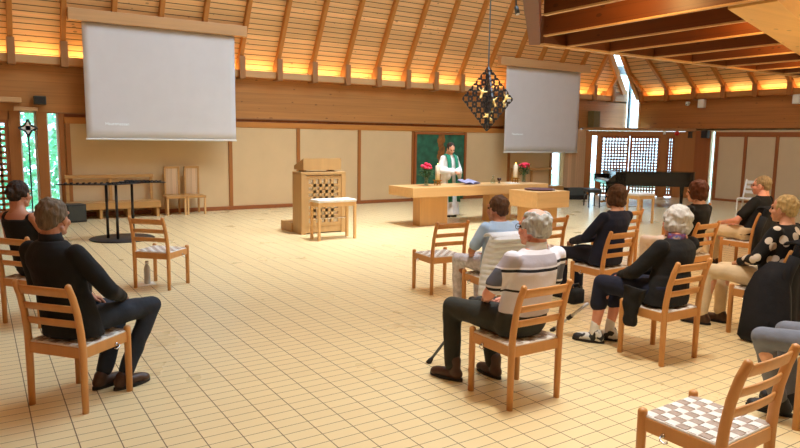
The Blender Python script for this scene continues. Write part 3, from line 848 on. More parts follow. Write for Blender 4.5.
t = thing('processional_cross', 'slim processional cross with a pierced diamond head before the left window', 'cross', (.93, 15.22, 0))
MB().lathe([(.01, 0), (.16, 0), (.15, .03), (.02, .05)], 20).build('foot', M['black'], t, True)
MB().tube([(0, 0, .03), (0, 0, 1.72)], .014, 8).build('pole', M['black'], t)
m = MB()
for k in range(4):
    a = k * PI / 2
    p = [Vector((.17 * math.cos(a), 0, .17 * math.sin(a))), Vector((.17 * math.cos(a + PI / 2), 0, .17 * math.sin(a + PI / 2)))]
    mid = (p[0] + p[1]) * .32
    m.tube([p[0], mid, p[1]], .02, 8)
m.build('cross_head', M['black'], t).location = (0, 0, 1.86)
m = MB(); m.box(-.045, .045, -.008, .008, -.11, .11); m.box(-.11, .11, -.008, .008, -.045, .045)
m.build('white_cross', M['white'], t).location = (0, 0, 1.86)

# bottle and leaflet under the empty chair on the left
t = thing('steel_bottle', 'grey steel drinking bottle on the floor under the empty left chair', 'bottle', (1.64, 8.05, 0.004))
MB().lathe([(.002, 0), (.034, 0), (.036, .01), (.036, .17), (.030, .20), (.018, .225), (.018, .235), (.002, .235)], 20).build('body', plain('bottle_steel', (186, 186, 190), .35, .3), t, True)
MB().lathe([(.002, .235), (.021, .235), (.021, .262), (.016, .268), (.002, .268)], 16).build('cap', M['chrome'], t, True)
tag(MB().box(1.51, 1.72, 7.92, 8.13, 0.0, .004).build('paper_sheet', M['paper']), 'white paper sheet on the floor under the empty left chair', 'paper')

# ================================================================== GRAND PIANO AND THE RIGHT CORNER
s_ax = Vector((.80, -.60, 0)); p_ax = Vector((.60, .80, 0))
t = thing('grand_piano', 'black lacquered grand piano with closed lid before the lattice doors', 'piano', (14.46, 11.73, 0), math.atan2(-.60, .80))
# local: x from keyboard (0) to tail (2.5), y away from the viewer
outl = [(0.02, 0), (1.86, 0)]
for k in range(9):
    a = -PI / 2 + k * PI / 8; outl.append((1.86 + .34 * math.cos(a), .34 + .34 * math.sin(a)))
outl += [(1.62, .74), (1.3, .95), (1.02, 1.25), (.75, 1.46), (.30, 1.50), (.02, 1.50)]
m = MB(); m.prism([(x, y, 0) for x, y in outl], (0, 0, .58), (0, 0, .94)); m.build('piano_case', M['blackgloss'], t)
lid = [(x * 1.0 - (.0 if x > .1 else -.28), y) for x, y in outl]
m = MB(); m.prism([((x + .30 if x < .1 else x + .015), y - .012 if y < .1 else y + .012, 0) for x, y in outl], (0, 0, .945), (0, 0, .972)); m.build('lid', M['blackgloss'], t)
m = MB(); m.prism([(-.21, 0, .56), (-.21, 0, .66), (.10, 0, .965), (.30, 0, .965), (.30, 0, .56)], (0, 0, 0), (0, .09, 0)); m.prism([(.02, .09, .72), (.02, .09, .80), (.20, .09, .96), (.28, .09, .96), (.28, .09, .72)], (0, 0, 0), (0, 1.41, 0)); m.build('fallboard', M['blackgloss'], t)
MB().box(-.22, .04, 0, 1.5, .62, .70, .006).build('keybed', M['blackgloss'], t)
MB().box(-.17, .02, .10, 1.40, .70, .715).build('white_keys', M['white'], t)
m = MB(); m.box(-.22, .02, 1.41, 1.50, .70, .84, .01); m.build('key_cheek', M['blackgloss'], t)
for x, y in ((.18, .14), (.18, 1.36), (1.90, .34)):
    o = MB().lathe([(.06, .66), (.065, .60), (.05, .45), (.04, .12), (.05, .09), (.012, .08), (.012, .07), (.002, .07)], 12, (x, y, 0)).build('leg', M['blackgloss'], t, True)
    MB().tube([(x - .015, y, .035), (x + .015, y, .035)], .035, 14).build('caster', M['brass'], o, True)
m = MB(); m.box(-.02, .06, .62, .66, .10, .66); m.box(-.02, .06, .84, .88, .10, .66); m.box(-.06, .10, .58, .92, .08, .13); m.build('pedal_lyre', M['blackgloss'], t)
for k in range(3): MB().cap((-.06, .66 + k * .09, .09), (-.17, .66 + k * .09, .07), .012).build('pedal', M['brass'], t)
t = thing('piano_bench', 'black padded piano bench at the keyboard end of the grand piano', 'piano bench', (13.98, 12.06, 0), math.atan2(-.60, .80))
MB().box(-.18, .18, -.36, .36, .40, .49, .03).build('padded_seat', M['black'], t)
for sx in (-1, 1):
    for sy in (-1, 1): MB().tube([(sx * .14, sy * .31, .41), (sx * .14, sy * .31, 0)], [.024, .016], 10).build('leg', M['blackgloss'], t)
t = thing('stage_monitor', 'black floor monitor loudspeaker before the slatted panel in the corner', 'loudspeaker', (15.42, 13.95, 0), -.35)
m = MB(); m.prism([(-.30, -.2, 0), (-.30, .2, 0), (-.30, .2, .34), (-.30, -.05, .34), (-.30, -.2, .12)], (0, 0, 0), (.6, 0, 0)); m.build('cabinet', M['black'], t)
m = MB(); m.prism([(-.28, -.195, .13), (-.28, -.06, .33), (.28, -.06, .33), (.28, -.195, .13)], (0, 0, 0), (0, -.012, .008)); m.build('grille', M['darkgrey'], t)

def wall_box(name, loc, size, mat, label, cat, rz=0, grille=None):
    t = thing(name, label, cat, loc, rz)
    x, y, z = size
    MB().box(-x / 2, x / 2, -y, 0, -z / 2, z / 2, .012).build('housing', mat, t)
    if grille: MB().box(-x / 2 + .02, x / 2 - .02, -y - .008, -y + .002, -z / 2 + .02, z / 2 - .02, .004).build('grille', grille, t)
    MB().box(-.02, .02, -.01, .03, -.05, .05).build('wall_bracket', M['grey'], t)
    return t
wall_box('wall_loudspeaker', (1.17, YW - .03, 2.42), (.22, .16, .17), M['darkgrey'], 'small dark loudspeaker on the beam above the left windows', 'loudspeaker', 0, M['black'])
wall_box('wall_loudspeaker', (17.58, YW - .03, 2.50), (.34, .24, .54), M['olive'], 'olive-brown loudspeaker on the beam right of the right screen', 'loudspeaker', 0, plain('speaker_cloth', (116, 104, 66), .8))
wall_box('wall_loudspeaker', (16.72, YW - .03, 2.32), (.20, .16, .22), M['darkgrey'], 'small dark loudspeaker just right of the right screen', 'loudspeaker', 0, M['black'])
RW = -PI / 2
wall_box('floodlight', (XW - .03, 12.40, 2.98), (.20, .14, .26), M['white'], 'white wall floodlight on the right beam near the camera dome', 'floodlight', RW, M['paper'])
wall_box('floodlight', (XW - .03, 9.55, 3.0), (.20, .14, .26), M['white'], 'white wall floodlight on the right beam at the right edge', 'floodlight', RW, M['paper'])
t = thing('security_camera', 'small white security camera on the right beam', 'camera', (XW - .03, 12.88, 2.98), RW)
MB().lathe([(.002, 0), (.07, 0), (.07, .03), (.05, .05), (.002, .05)], 16, (0, -.08, .03)).build('mount', M['white'], t, True)
MB().ell((0, -.09, .0), (.07, .07, .055), 16, 10).build('dome', M['white'], t, True)
MB().ell((0, -.145, -.02), (.02, .02, .02), 10, 8).build('lens', M['black'], t, True)
wall_box('wall_loudspeaker', (XW - .04, 12.75, 2.03), (.20, .14, .24), M['darkgrey'], 'dark box on the wood panel right of the red alarm', 'loudspeaker', RW, M['black'])
wall_box('wall_loudspeaker', (XW - .04, 12.20, 2.03), (.22, .14, .24), M['darkgrey'], 'dark box on the wall beside the narrow light slit', 'loudspeaker', RW, M['black'])
q = dpos(2.74, -.07)
t = thing('fire_alarm_bell', 'round red alarm bell above the right end of the porch doors', 'alarm bell', (q.x, q.y, 2.05), math.atan2(-.7071, .7071))
MB().tube([(0, 0, 0), (0, -.03, 0), (0, -.05, 0)], [.075, .07, .03], 18).build('gong', M['red'], t, True)
MB().box(-.05, .05, -.005, .02, -.05, .05).build('back_plate', M['red'], t)
q = dpos(2.36, -.06)
t = thing('motion_sensor', 'small white sensor box above the porch doors', 'sensor', (q.x, q.y, 2.08), math.atan2(-.7071, .7071))
MB().box(-.04, .04, -.05, 0, -.07, .07, .01).build('housing', M['white'], t)
MB().ell((0, -.05, -.02), (.025, .012, .03), 10, 8).build('lens', M['paper'], t, True)

# far chair near the right wall, coloured white to show the light on it
def far_chair():
    t = thing('lit_side_chair', 'empty chair with slotted back, pale from the light on it, standing alone near the right wall', 'chair', (15.75, 8.75, 0), PI / 2 + .2)
    for s in (-1, 1):
        MB().tube([(s * .2, .19, 0), (s * .2, .19, .44)], .02, 10).build('front_leg', M['seat_white'], t)
        MB().tube([(s * .2, -.19, 0), (s * .2, -.19, .44), (s * .19, -.24, .66), (s * .185, -.31, .88)], .02, 10).build('rear_leg', M['seat_white'], t)
        MB().box(s * .2 - .012, s * .2 + .012, -.18, .18, .37, .42).build('side_rail', M['seat_white'], t)
    MB().box(-.21, .21, -.19, .21, .42, .45, .01).build('seat', M['seat_white'], t)
    for z, y in ((.58, -.225), (.70, -.255), (.82, -.29)): MB().box(-.19, .19, y - .01, y + .01, z - .035, z + .035, .004).build('back_slat', M['seat_white'], t)
far_chair()
# ================================================================== PEOPLE
def skin(name, c): return plain(name, c, .55, 0, .06, 8)
M['skin'] = skin('skin_light', (222, 168, 140)); M['skin_tan'] = skin('skin_tan', (190, 132, 104)); M['skin_pink'] = skin('skin_pink', (226, 160, 138))
def hairm(name, c, var=.35):
    m, nt, b = nodes_of(name); l = lin(c)
    co = objco(nt, (60, 60, 9)); f = noise_n(nt, co, 1.0, 3)
    nt.links.new(ramp(nt, f, [(.3, tuple(v * (1 - var) for v in l)), (.7, tuple(min(1, v * (1 + var)) for v in l))]), b.inputs['Base Color'])
    b.inputs['Roughness'].default_value = .65; b.inputs['Specular IOR Level'].default_value = .25; bump(nt, b, f, .7, .01); return m
H = {'dark': hairm('hair_dark_brown', (48, 34, 26)), 'brown': hairm('hair_brown', (82, 56, 38)), 'greybrown': hairm('hair_grey_brown', (104, 88, 72)),
     'grey': hairm('hair_grey', (176, 176, 174), .25), 'white': hairm('hair_white', (208, 208, 208), .16), 'red': hairm('hair_red_brown', (92, 52, 32)),
     'blond': hairm('hair_ash_blond', (196, 172, 124), .25), 'sand': hairm('hair_grey_blond', (150, 130, 98), .25)}
M['black_cloth'] = cloth('black_cloth', (12, 12, 14)); M['navy_cloth'] = cloth('navy_cloth', (16, 22, 46)); M['jeans'] = cloth('dark_jeans', (30, 36, 48), .3)
M['blue_shirt'] = cloth('light_blue_shirt', (168, 196, 232), .06); M['olive_cloth'] = cloth('dark_olive_trousers', (46, 46, 40)); M['beige_cloth'] = cloth('beige_trousers', (222, 204, 172), .08)
M['pale_cloth'] = cloth('pale_trousers', (236, 226, 222), .08); M['grey_cloth'] = cloth('grey_trousers', (112, 116, 128), .12); M['floral'] = cloth('pale_floral', (208, 206, 216), .25, 26)
M['white_cloth'] = cloth('white_cloth', (232, 234, 238), .05); M['stole'] = cloth('green_stole', (36, 132, 104), .12)
M['brown_leather'] = plain('brown_leather', (70, 44, 30), .5); M['black_leather'] = plain('black_leather', (26, 26, 30), .5)
M['white_sock'] = cloth('white_sock', (230, 230, 230), .05); M['eye'] = plain('eye_dark', (40, 32, 28), .2); M['lip'] = plain('lip', (176, 96, 88), .5)

def sneaker_mat():
    m, nt, b = nodes_of('sneaker_white_black')
    f = noise_n(nt, objco(nt), 16, 1)
    nt.links.new(ramp(nt, f, [(.47, lin((34, 34, 38))), (.50, lin((214, 214, 212)))]), b.inputs['Base Color']); b.inputs['Roughness'].default_value = .6; return m
M['sneaker'] = sneaker_mat()
def stripes_mat():
    m, nt, b = nodes_of('striped_polo')
    t = nt.nodes.new('ShaderNodeTexCoord'); sp = nt.nodes.new('ShaderNodeSeparateXYZ'); nt.links.new(t.outputs['Object'], sp.inputs[0])
    z = sp.outputs[2]; ax = math_n(nt, 'ABSOLUTE', sp.outputs[0])
    def band(v, a, b_): return math_n(nt, 'MULTIPLY', math_n(nt, 'GREATER_THAN', v, a), math_n(nt, 'LESS_THAN', v, b_))
    body = math_n(nt, 'LESS_THAN', ax, .205); arm = math_n(nt, 'GREATER_THAN', ax, .205)
    col = lin((222, 222, 234))
    c1 = mixc(nt, math_n(nt, 'MULTIPLY', body, band(z, .925, 1.0)), col, lin((176, 172, 186)))
    c2 = mixc(nt, math_n(nt, 'MULTIPLY', arm, band(z, .80, .915)), c1, lin((92, 96, 112)))
    ln = math_n(nt, 'MULTIPLY', body, math_n(nt, 'MAXIMUM', band(z, .893, .912), band(z, .76, .775)))
    la = math_n(nt, 'MULTIPLY', arm, math_n(nt, 'MAXIMUM', band(z, .935, .955), band(z, .765, .785)))
    c3 = mixc(nt, math_n(nt, 'MAXIMUM', ln, la), c2, lin((26, 28, 38)))
    # faint vertical rib
    nt.links.new(c3, b.inputs['Base Color']); b.inputs['Roughness'].default_value = .9
    bump(nt, b, noise_n(nt, objco(nt), 12, 3), .35, .02); return m
M['polo'] = stripes_mat()
def dots_mat():
    m, nt, b = nodes_of('polka_dots')
    v = nt.nodes.new('ShaderNodeTexVoronoi'); v.inputs['Scale'].default_value = 8.8; v.inputs['Randomness'].default_value = .75
    nt.links.new(objco(nt), v.inputs['Vector'])
    k = math_n(nt, 'LESS_THAN', v.outputs['Distance'], .36)
    nt.links.new(mixc(nt, k, lin((12, 12, 16)), lin((222, 212, 200))), b.inputs['Base Color']); b.inputs['Roughness'].default_value = .9; return m
M['dots'] = dots_mat()
def scarf_mat():
    m, nt, b = nodes_of('scarf_print')
    f = noise_n(nt, objco(nt), 22, 2)
    nt.links.new(ramp(nt, f, [(.35, lin((40, 44, 96))), (.45, lin((130, 40, 60))), (.55, lin((60, 80, 140))), (.65, lin((180, 150, 130)))]), b.inputs['Base Color']); b.inputs['Roughness'].default_value = .8; return m
M['scarf'] = scarf_mat()

V = Vector
def hand_mesh(wrist, d, nrm, side, curl=.5):
    """palm with four unequal bent fingers and a thumb leaving the side of the palm"""
    w = V(wrist); d = V(d).normalized(); n = V(nrm); n = (n - d * n.dot(d)).normalized(); s = d.cross(n).normalized() * side
    m = MB()
    m.cap(w - d * .03, w + d * .02, .024, .024, 10)
    for k in (-1, -.35, .35, 1): m.cap(w + d * .015 + s * k * .014, w + d * .080 + s * k * .028, .0145, .0125, 10)
    for k, L in ((1, .066), (.35, .078), (-.35, .072), (-1, .056)):
        p = w + d * .080 + s * k * .028; a = .25 + curl * .5; r = .0092
        for seg, f in enumerate((.45, .32, .23)):
            dd = (d * math.cos(a) + n * math.sin(a) + s * k * .06).normalized(); q = p + dd * L * f
            m.cap(p, q, r, r * .92, 8); p = q; r *= .92; a += curl * .75
    p = w + d * .022 + s * .030; dd = (d * .75 + s * .62 + n * .28).normalized(); q = p + dd * .042; m.cap(p - s * .012, q, .0135, .011, 8)
    q2 = q + (d * .95 + n * .3 - s * .05).normalized() * .032; m.cap(q, q2, .0105, .009, 8)
    me = bpy.data.meshes.new('h'); m.bm.to_mesh(me); m.bm.free()
    return voxel(me, .0042, 2)

def head_parts(root, hc, yaw, pitch, hair, hm, sk, roll=0.0, lips=True, glasses=False, hs=1.1):
    """returns skin mesh in root space; adds hair, eyes, lips as children"""
    Rm = Matrix.Translation(V(hc)) @ Euler((pitch, roll, yaw), 'XYZ').to_matrix().to_4x4() @ Matrix.Diagonal((hs, hs, hs, 1))
    m = MB()
    m.ell((0, -.012, .030), (.073, .093, .086)); m.ell((0, .028, -.032), (.056, .060, .076)); m.ell((0, .060, -.088), (.024, .022, .020))
    m.cap((0, .086, .014), (0, .104, -.020), .0085, .0125, 10); m.ell((0, .097, -.026), (.017, .011, .010))
    m.cap((-.032, .076, .026), (.032, .076, .026), .012); m.ell((-.036, .056, -.028), (.026, .024, .024)); m.ell((.036, .056, -.028), (.026, .024, .024))
    m.cap((-.016, .084, -.058), (.016, .084, -.058), .0075, .0075, 8); m.cap((-.013, .082, -.069), (.013, .082, -.069), .008, .008, 8)
    for s in (-1, 1):
        m.ell((s * .075, -.004, -.006), (.009, .019, .032), 12, 8, Euler((0, 0, s * -.35))); m.ell((s * .072, -.002, -.034), (.008, .010, .012), 8, 6)
        m.cap((s * .045, .0, -.06), (s * .012, .062, -.088), .016, .018, 8)
    m.cap((0, -.032, -.05), (0, -.05, -.15), .050, .056)
    for v in m.bm.verts: v.co = Rm @ v.co
    me = bpy.data.meshes.new('hd'); m.bm.to_mesh(me); m.bm.free()
    hd = voxel(me, .0055, 2)
    e = MB()
    for s in (-1, 1): e.ell((s * .029, .0745, .004), (.0125, .010, .0085), 10, 8)
    for v in e.bm.verts: v.co = Rm @ v.co
    e.build('eyes', M['eye'], root, True)
    if lips:
        e = MB(); e.cap((-.017, .0875, -.0585), (.017, .0875, -.0585), .0055, .0055, 8); e.cap((-.013, .0855, -.068), (.013, .0855, -.068), .006, .006, 8)
        for v in e.bm.verts: v.co = Rm @ v.co
        e.build('lips', M['lip'], root, True)
    h = MB(); j = (.010, 30)
    if hair == 'short':
        h.ell((0, -.024, .044), (.081, .094, .084)); h.ell((0, -.060, -.005), (.066, .050, .062)); 
        for s in (-1, 1): h.ell((s * .066, -.012, .022), (.016, .045, .045))
    elif hair == 'crop':
        h.ell((0, -.022, .044), (.079, .092, .083)); h.ell((0, -.058, -.002), (.064, .048, .058)); j = (.006, 40)
    elif hair == 'bob':
        h.ell((0, -.022, .046), (.090, .100, .090)); h.ell((0, -.055, -.025), (.080, .058, .070))
        for s in (-1, 1): h.ell((s * .070, -.012, -.015), (.024, .058, .062))
    elif hair == 'fluffy':
        h.ell((0, -.020, .046), (.096, .104, .096)); h.ell((0, -.055, -.020), (.086, .062, .074)); j = (.013, 26)
        for s in (-1, 1): h.ell((s * .074, -.010, -.010), (.026, .058, .060))
    elif hair == 'bald':
        h.ell((0, -.055, .000), (.078, .056, .062)); j = (.012, 30)
        for s in (-1, 1): h.ell((s * .066, -.018, .022), (.022, .058, .048)); h.ell((s * .050, -.045, .055), (.034, .05, .035))
        h.ell((0, -.070, .040), (.060, .044, .052))
        for s in (-1, 1): h.ell((s * .046, -.02, .074), (.026, .060, .030))
    elif hair == 'bun':
        h.ell((0, -.024, .044), (.080, .094, .084)); h.ell((0, -.062, .0), (.062, .046, .056)); h.ell((0, -.112, .030), (.040, .036, .038)); j = (.008, 34)
        for s in (-1, 1): h.ell((s * .066, -.012, .022), (.016, .042, .045))
    for v in h.bm.verts: v.co = Rm @ v.co
    h.build('hair', hm, root, True, remesh=(.0065, 3), jitter=j)
    if glasses:
        g = MB()
        for s in (-1, 1):
            g.tube([(s * .030 + .021 * math.cos(a * PI / 6), .098, .002 + .017 * math.sin(a * PI / 6)) for a in range(13)], .0018, 6)
            g.tube([(s * .051, .098, .008), (s * .078, .06, .010), (s * .083, -.012, .006)], .0018, 6)
        g.tube([(-.010, .099, .004), (.010, .099, .004)], .0018, 6)
        for v in g.bm.verts: v.co = Rm @ v.co
        g.build('glasses', M['black'], root, True)
    return hd

def ring(c, rx, ry, n=28, tilt=0.0):
    return [(c[0] + rx * math.cos(k * 2 * PI / n) * (1 - .10 * abs(math.sin(2 * k * 2 * PI / n)) * 0), c[1] + ry * math.sin(k * 2 * PI / n), c[2] + tilt * ry * math.sin(k * 2 * PI / n)) for k in range(n)]

def add_mesh(mb, me):
    mb.bm.from_mesh(me); bpy.data.meshes.remove(me)

def shoe_part(root, ankle, yaw, m_up, m_sole, toe=.17, boot=False):
    a = V(ankle); R2 = Matrix.Translation((a.x, a.y, 0)) @ Matrix.Rotation(yaw, 4, 'Z')
    h = MB()
    h.ell((0, .055, .042), (.042, .125, .040)); h.ell((0, -.035, .050), (.040, .052, .048)); h.ell((0, .135, .034), (.044, .052, .034))
    h.cap((0, -.02, .06), (0, -.022, .15 if boot else .085), .044, .046)
    for v in h.bm.verts: v.co.z = max(v.co.z, .014)
    for v in h.bm.verts: v.co = R2 @ v.co
    o = h.build('shoe', m_up, root, True, remesh=(.008, 3))
    s = MB(); out = []
    for k in range(20):
        t_ = k * 2 * PI / 20; c, sn = math.cos(t_), math.sin(t_)
        out.append((.046 * c * (1.0 if sn > -.2 else .88), .05 + .142 * sn, 0))
    s.prism(out, (0, 0, .002), (0, 0, .024))
    for v in s.bm.verts: v.co = R2 @ v.co
    s.build('sole', m_sole, o)
    return o

def seated(label, loc, heading, P):
    root = thing('person', label, 'person', (loc[0], loc[1], 0), math.radians(heading - 90))
    S = P.get('s', 1.0); lean = P.get('lean', 0.0); lat = P.get('side', 0.0); W = P.get('w', 1.0); dz = P.get('dz', 0.0); belly = P.get('belly', 0.0)
    def L(x, y, z):
        k = max(0, z - .52)
        return V((x * 1.0 + lat * k, y + lean * k, .47 + (z - .47) * S + dz if z > .47 else z))
    rings0 = [(.45, -.035, .155, .115), (.52, -.045, .168, .125), (.60, -.055, .160, .120 + belly * .6), (.70, -.065, .152, .112 + belly), (.80, -.080, .160, .110 + belly * .6), (.90, -.090, .172, .112), (.97, -.092, .170, .100), (1.02, -.090, .135, .078), (1.055, -.084, .082, .062), (1.085, -.076, .058, .054)]
    def torso(m, inf, z0=.44, z1=2):
        rr = []
        for z, y, a, b in rings0:
            if z < z0 or z > z1: continue
            c = L(0, y, z); rr.append(ring(c, a * W + inf, b + inf))
        m.loft(rr)
    hc = L(P.get('hx', 0), -.035 + P.get('hy', 0), 1.185)
    shp = [L(s * .172 * W, -.092, .985) for s in (-1, 1)]
    arms = [P.get('armL', ((-.27, -.02, .74), (-.09, .20, .64))), P.get('armR', ((.27, -.02, .74), (.09, .20, .64)))]
    arms = [(L(*a[0]), L(*a[1])) for a in arms]
    hips = [V((s * .09, -.02, .545)) for s in (-1, 1)]
    legs = [P.get('legL', ((-.13, .44, .52), (-.13, .42, .10))), P.get('legR', ((.13, .44, .52), (.13, .42, .10)))]
    legs = [(V(a[0]), V(a[1])) for a in legs]
    fat = P.get('fat', 1.0)
    # ---- one continuous body
    m = MB(); torso(m, -.012)
    for i in (0, 1):
        e, wr = arms[i]; k, an = legs[i]
        m.cap(shp[i], e, .046 * fat, .038 * fat); m.cap(e, wr, .039 * fat, .026)
        m.cap(hips[i], k, .080 * fat, .054); m.cap(k, an, .052, .034); m.cap(V((k.x * .9 + an.x * .1, k.y * .9 + an.y * .1 - .018, k.z - .1)), an, .050 * fat, .034)
        m.cap(an, V((an.x, an.y + .02, .06)), .032, .026)
        for kk in (0.0,): m.ell(shp[i], (.052 * fat,) * 3)
    m.cap(L(0, -.08, 1.03), hc + V((0, -.03, -.06)), .056, .050)
    me = bpy.data.meshes.new('b'); m.bm.to_mesh(me); m.bm.free()
    bd = voxel(me, .012, 4)
    hd = head_parts(root, hc, P.get('yaw', 0), P.get('pitch', 0), P['hair'], P['hairm'], P['skin'], P.get('roll', 0), True, P.get('glasses', False), P.get('hs', 1.1))
    mb = MB(); add_mesh(mb, bd); add_mesh(mb, hd)
    for i in (0, 1):
        e, wr = arms[i]; d = (wr - e).normalized(); s = -1 if i == 0 else 1
        hd_ = P.get('handdir', None)
        d2 = (d + V((-s * .5, .25, -.15))).normalized()
        add_mesh(mb, hand_mesh(wr + d * .01, d2, V((-s * .25, 0, -1)), s, .5))
    mb.build('body', P['skin'], root, True)
    # ---- shirt
    sl = P.get('sleeve', 'long'); inf = P.get('inf', .012)
    m = MB(); torso(m, inf, P.get('hem', .50), P.get('neck', 1.06))
    for i in (0, 1):
        e, wr = arms[i]
        if sl == 'none':
            m.ell(shp[i] + V((-.03 if i else .03, 0, .0)), (.045, .055, .05))
            continue
        m.ell(shp[i], (.060 * fat,) * 3)
        if sl == 'short':
            m.cap(shp[i], shp[i].lerp(e, .72), .060 * fat, .062 * fat)
        else:
            m.cap(shp[i], e, .060 * fat, .054 * fat); m.cap(e, e.lerp(wr, .94), .054 * fat, .040)
    if P.get('flare'):   # loose hem of a blouse or cardigan over the hips
        m.loft([ring(L(0, -.05, .46), .20 * W, .145), ring(L(0, -.055, .58), .19 * W, .14), ring(L(0, -.07, .72), .172 * W, .13)])
    m.build(P.get('shirtname', 'shirt'), P['shirt'], root, True, remesh=(.010, 4), jitter=(.006, 11))
    if P.get('collar'):
        m = MB(); rr = []
        for z, y, a, b in ((1.035, -.084, .094, .072), (1.075, -.082, .074, .066), (1.10, -.082, .070, .064)):
            rr.append(ring(L(0, y, z), a, b))
        m.loft(rr, False); o = m.build('collar', P['collar'], root, True); q = o.modifiers.new('s', 'SOLIDIFY'); q.thickness = .008
    # ---- trousers
    cut = P.get('cut', .95); tf = P.get('tfat', 1.0)
    m = MB(); m.loft([ring((0, -.03, .445), .150 * W, .115), ring((0, -.04, .50), .178 * W, .138), ring((0, -.05, .58), .170 * W, .132), ring((0, -.055, .62), .160 * W, .122)])
    for i in (0, 1):
        k, an = legs[i]
        m.cap(hips[i], k, .092 * fat * tf, .068 * tf); ed = k.lerp(an, cut); ed.z = max(ed.z, .085)
        m.cap(k, ed, .067 * tf, .056 * tf if cut > .8 else .066 * tf)
    for v in m.bm.verts: v.co.z = max(v.co.z, .442) if abs(v.co.y) < .19 and v.co.z > .36 else v.co.z
    m.build('trousers', P['trousers'], root, True, remesh=(.011, 4), jitter=(.006, 10))
    for i in (0, 1):
        k, an = legs[i]
        if P.get('sock'):
            MB().cap(an + V((0, 0, -.01)), an.lerp(k, .17), .040, .041).build('sock', P['sock'], root, True)
        shoe_part(root, (an.x, an.y, 0), P.get('toe', (0.12, -0.12))[i], P['shoe'], P.get('sole', M['rubber']), boot=P.get('boot', False))
    return root

p = seated('man in black with dark jeans and grey-brown hair seated front left, back to the camera', CH['C8'][:2], 39.7, dict(
    s=1.03, side=-.20, w=1.10, fat=1.06, skin=M['skin_tan'], hair='short', hairm=H['greybrown'], shirt=M['black_cloth'], trousers=M['jeans'], shoe=M['brown_leather'], yaw=.12, hx=.01,
    collar=M['black_cloth'], hs=1.1, legL=((-.06, .47, .52), (.00, .20, .10)), legR=((.18, .50, .53), (.15, .24, .10)), armR=((.29, .02, .74), (.16, .26, .64)), toe=(-.2, -.3), flare=True))
p = seated('dark-haired woman in a black sleeveless top seated at the left edge, back to the camera', CH['C9'][:2], 38, dict(
    s=1.0, side=-.2, skin=M['skin_tan'], hair='bun', hairm=H['dark'], shirt=M['black_cloth'], sleeve='none', neck=1.0, trousers=M['black_cloth'], shoe=M['black_leather'], yaw=.15, armR=((.27, -.02, .74), (.10, .20, .64))))
p = seated('brown-haired woman in a light blue short-sleeved shirt, seated before the altar', CH['C12'][:2], 86, dict(
    s=.86, side=.0, w=1.06, skin=M['skin_tan'], hair='short', hairm=H['brown'], shirt=M['blue_shirt'], sleeve='short', trousers=M['floral'], shoe=M['black_leather'], lean=.02, armL=((-.27, -.0, .72), (-.12, .22, .62)), yaw=.2))
p = seated('grey-haired balding man in a striped polo shirt seated in front, back to camera', CH['C2'][:2], 90, dict(
    s=.96, side=.20, hs=1.16, w=1.18, fat=1.12, belly=.02, skin=M['skin_pink'], hair='bald', hairm=H['grey'], shirt=M['polo'], sleeve='short', collar=M['white_cloth'], trousers=M['olive_cloth'], shoe=M['brown_leather'], boot=True, tfat=1.08,
    legL=((-.17, .50, .53), (-.20, .44, .10)), legR=((.10, .44, .52), (.10, .33, .10)), armL=((-.27, .02, .74), (-.11, .22, .64)), toe=(.35, -.05), yaw=.1, lean=.05, glasses=True, hem=.55))
p = seated('brown-haired person in a navy sweater seated on the right, hands on the lap', CH['C4'][:2], 90, dict(
    s=.96, side=.20, w=1.08, skin=M['skin'], hair='bob', hairm=H['brown'], shirt=M['navy_cloth'], trousers=M['navy_cloth'], shoe=M['black_leather'], flare=True, armL=((-.26, .05, .74), (-.12, .34, .66)), armR=((.26, .05, .74), (.06, .34, .66))))
p = seated('white-haired woman in a black cardigan and navy cropped trousers, seated right of centre', CH['C3'][:2], 89.5, dict(
    s=.87, side=.22, w=1.14, fat=1.12, skin=M['skin_pink'], hair='fluffy', hairm=H['white'], shirt=M['black_cloth'], shirtname='cardigan', flare=True, trousers=M['navy_cloth'], cut=.42, tfat=1.12, sock=M['white_sock'],
    shoe=M['sneaker'], lean=.10, hx=.04, armL=((-.26, .08, .74), (-.10, .34, .64)), armR=((.26, .08, .74), (.0, .34, .64)), legL=((-.15, .48, .53), (-.19, .50, .10)), legR=((.06, .48, .53), (-.02, .48, .10)), toe=(.5, .4), collar=M['scarf']))
m = MB(); m.loft([[(-.315, y0, z), (-.27, y0 - .01, z), (-.27, y1 + .01, z), (-.315, y1, z)] for z, y0, y1 in ((.27, .02, .09), (.29, .00, .11), (.36, .00, .115), (.44, -.01, .12), (.52, -.04, .13), (.60, -.08, .12))]); m.build('cardigan_tail', M['black_cloth'], p, True, remesh=(.012, 5), jitter=(.012, 14))
p = seated('red-brown-haired woman in black seated on the right before the piano', CH['C6'][:2], 90, dict(
    s=.97, side=.15, hs=1.12, skin=M['skin'], hair='fluffy', hairm=H['red'], shirt=M['black_cloth'], trousers=M['pale_cloth'], shoe=M['black_leather'], yaw=.15, legL=((-.13, .48, .53), (-.13, .46, .10))))
p = seated('grey-haired man in a black T-shirt and beige trousers seated on the right', CH['C7'][:2], 95, dict(
    s=.98, side=.50, hs=1.18, w=1.14, fat=1.12, belly=.03, skin=M['skin_pink'], hair='crop', hairm=H['sand'], shirt=M['black_cloth'], sleeve='short', trousers=M['beige_cloth'], shoe=M['brown_leather'], yaw=.15, lean=.0, hx=-.02, glasses=True,
    armL=((-.28, .03, .72), (-.14, .30, .65)), legL=((-.14, .50, .53), (-.14, .46, .10))))
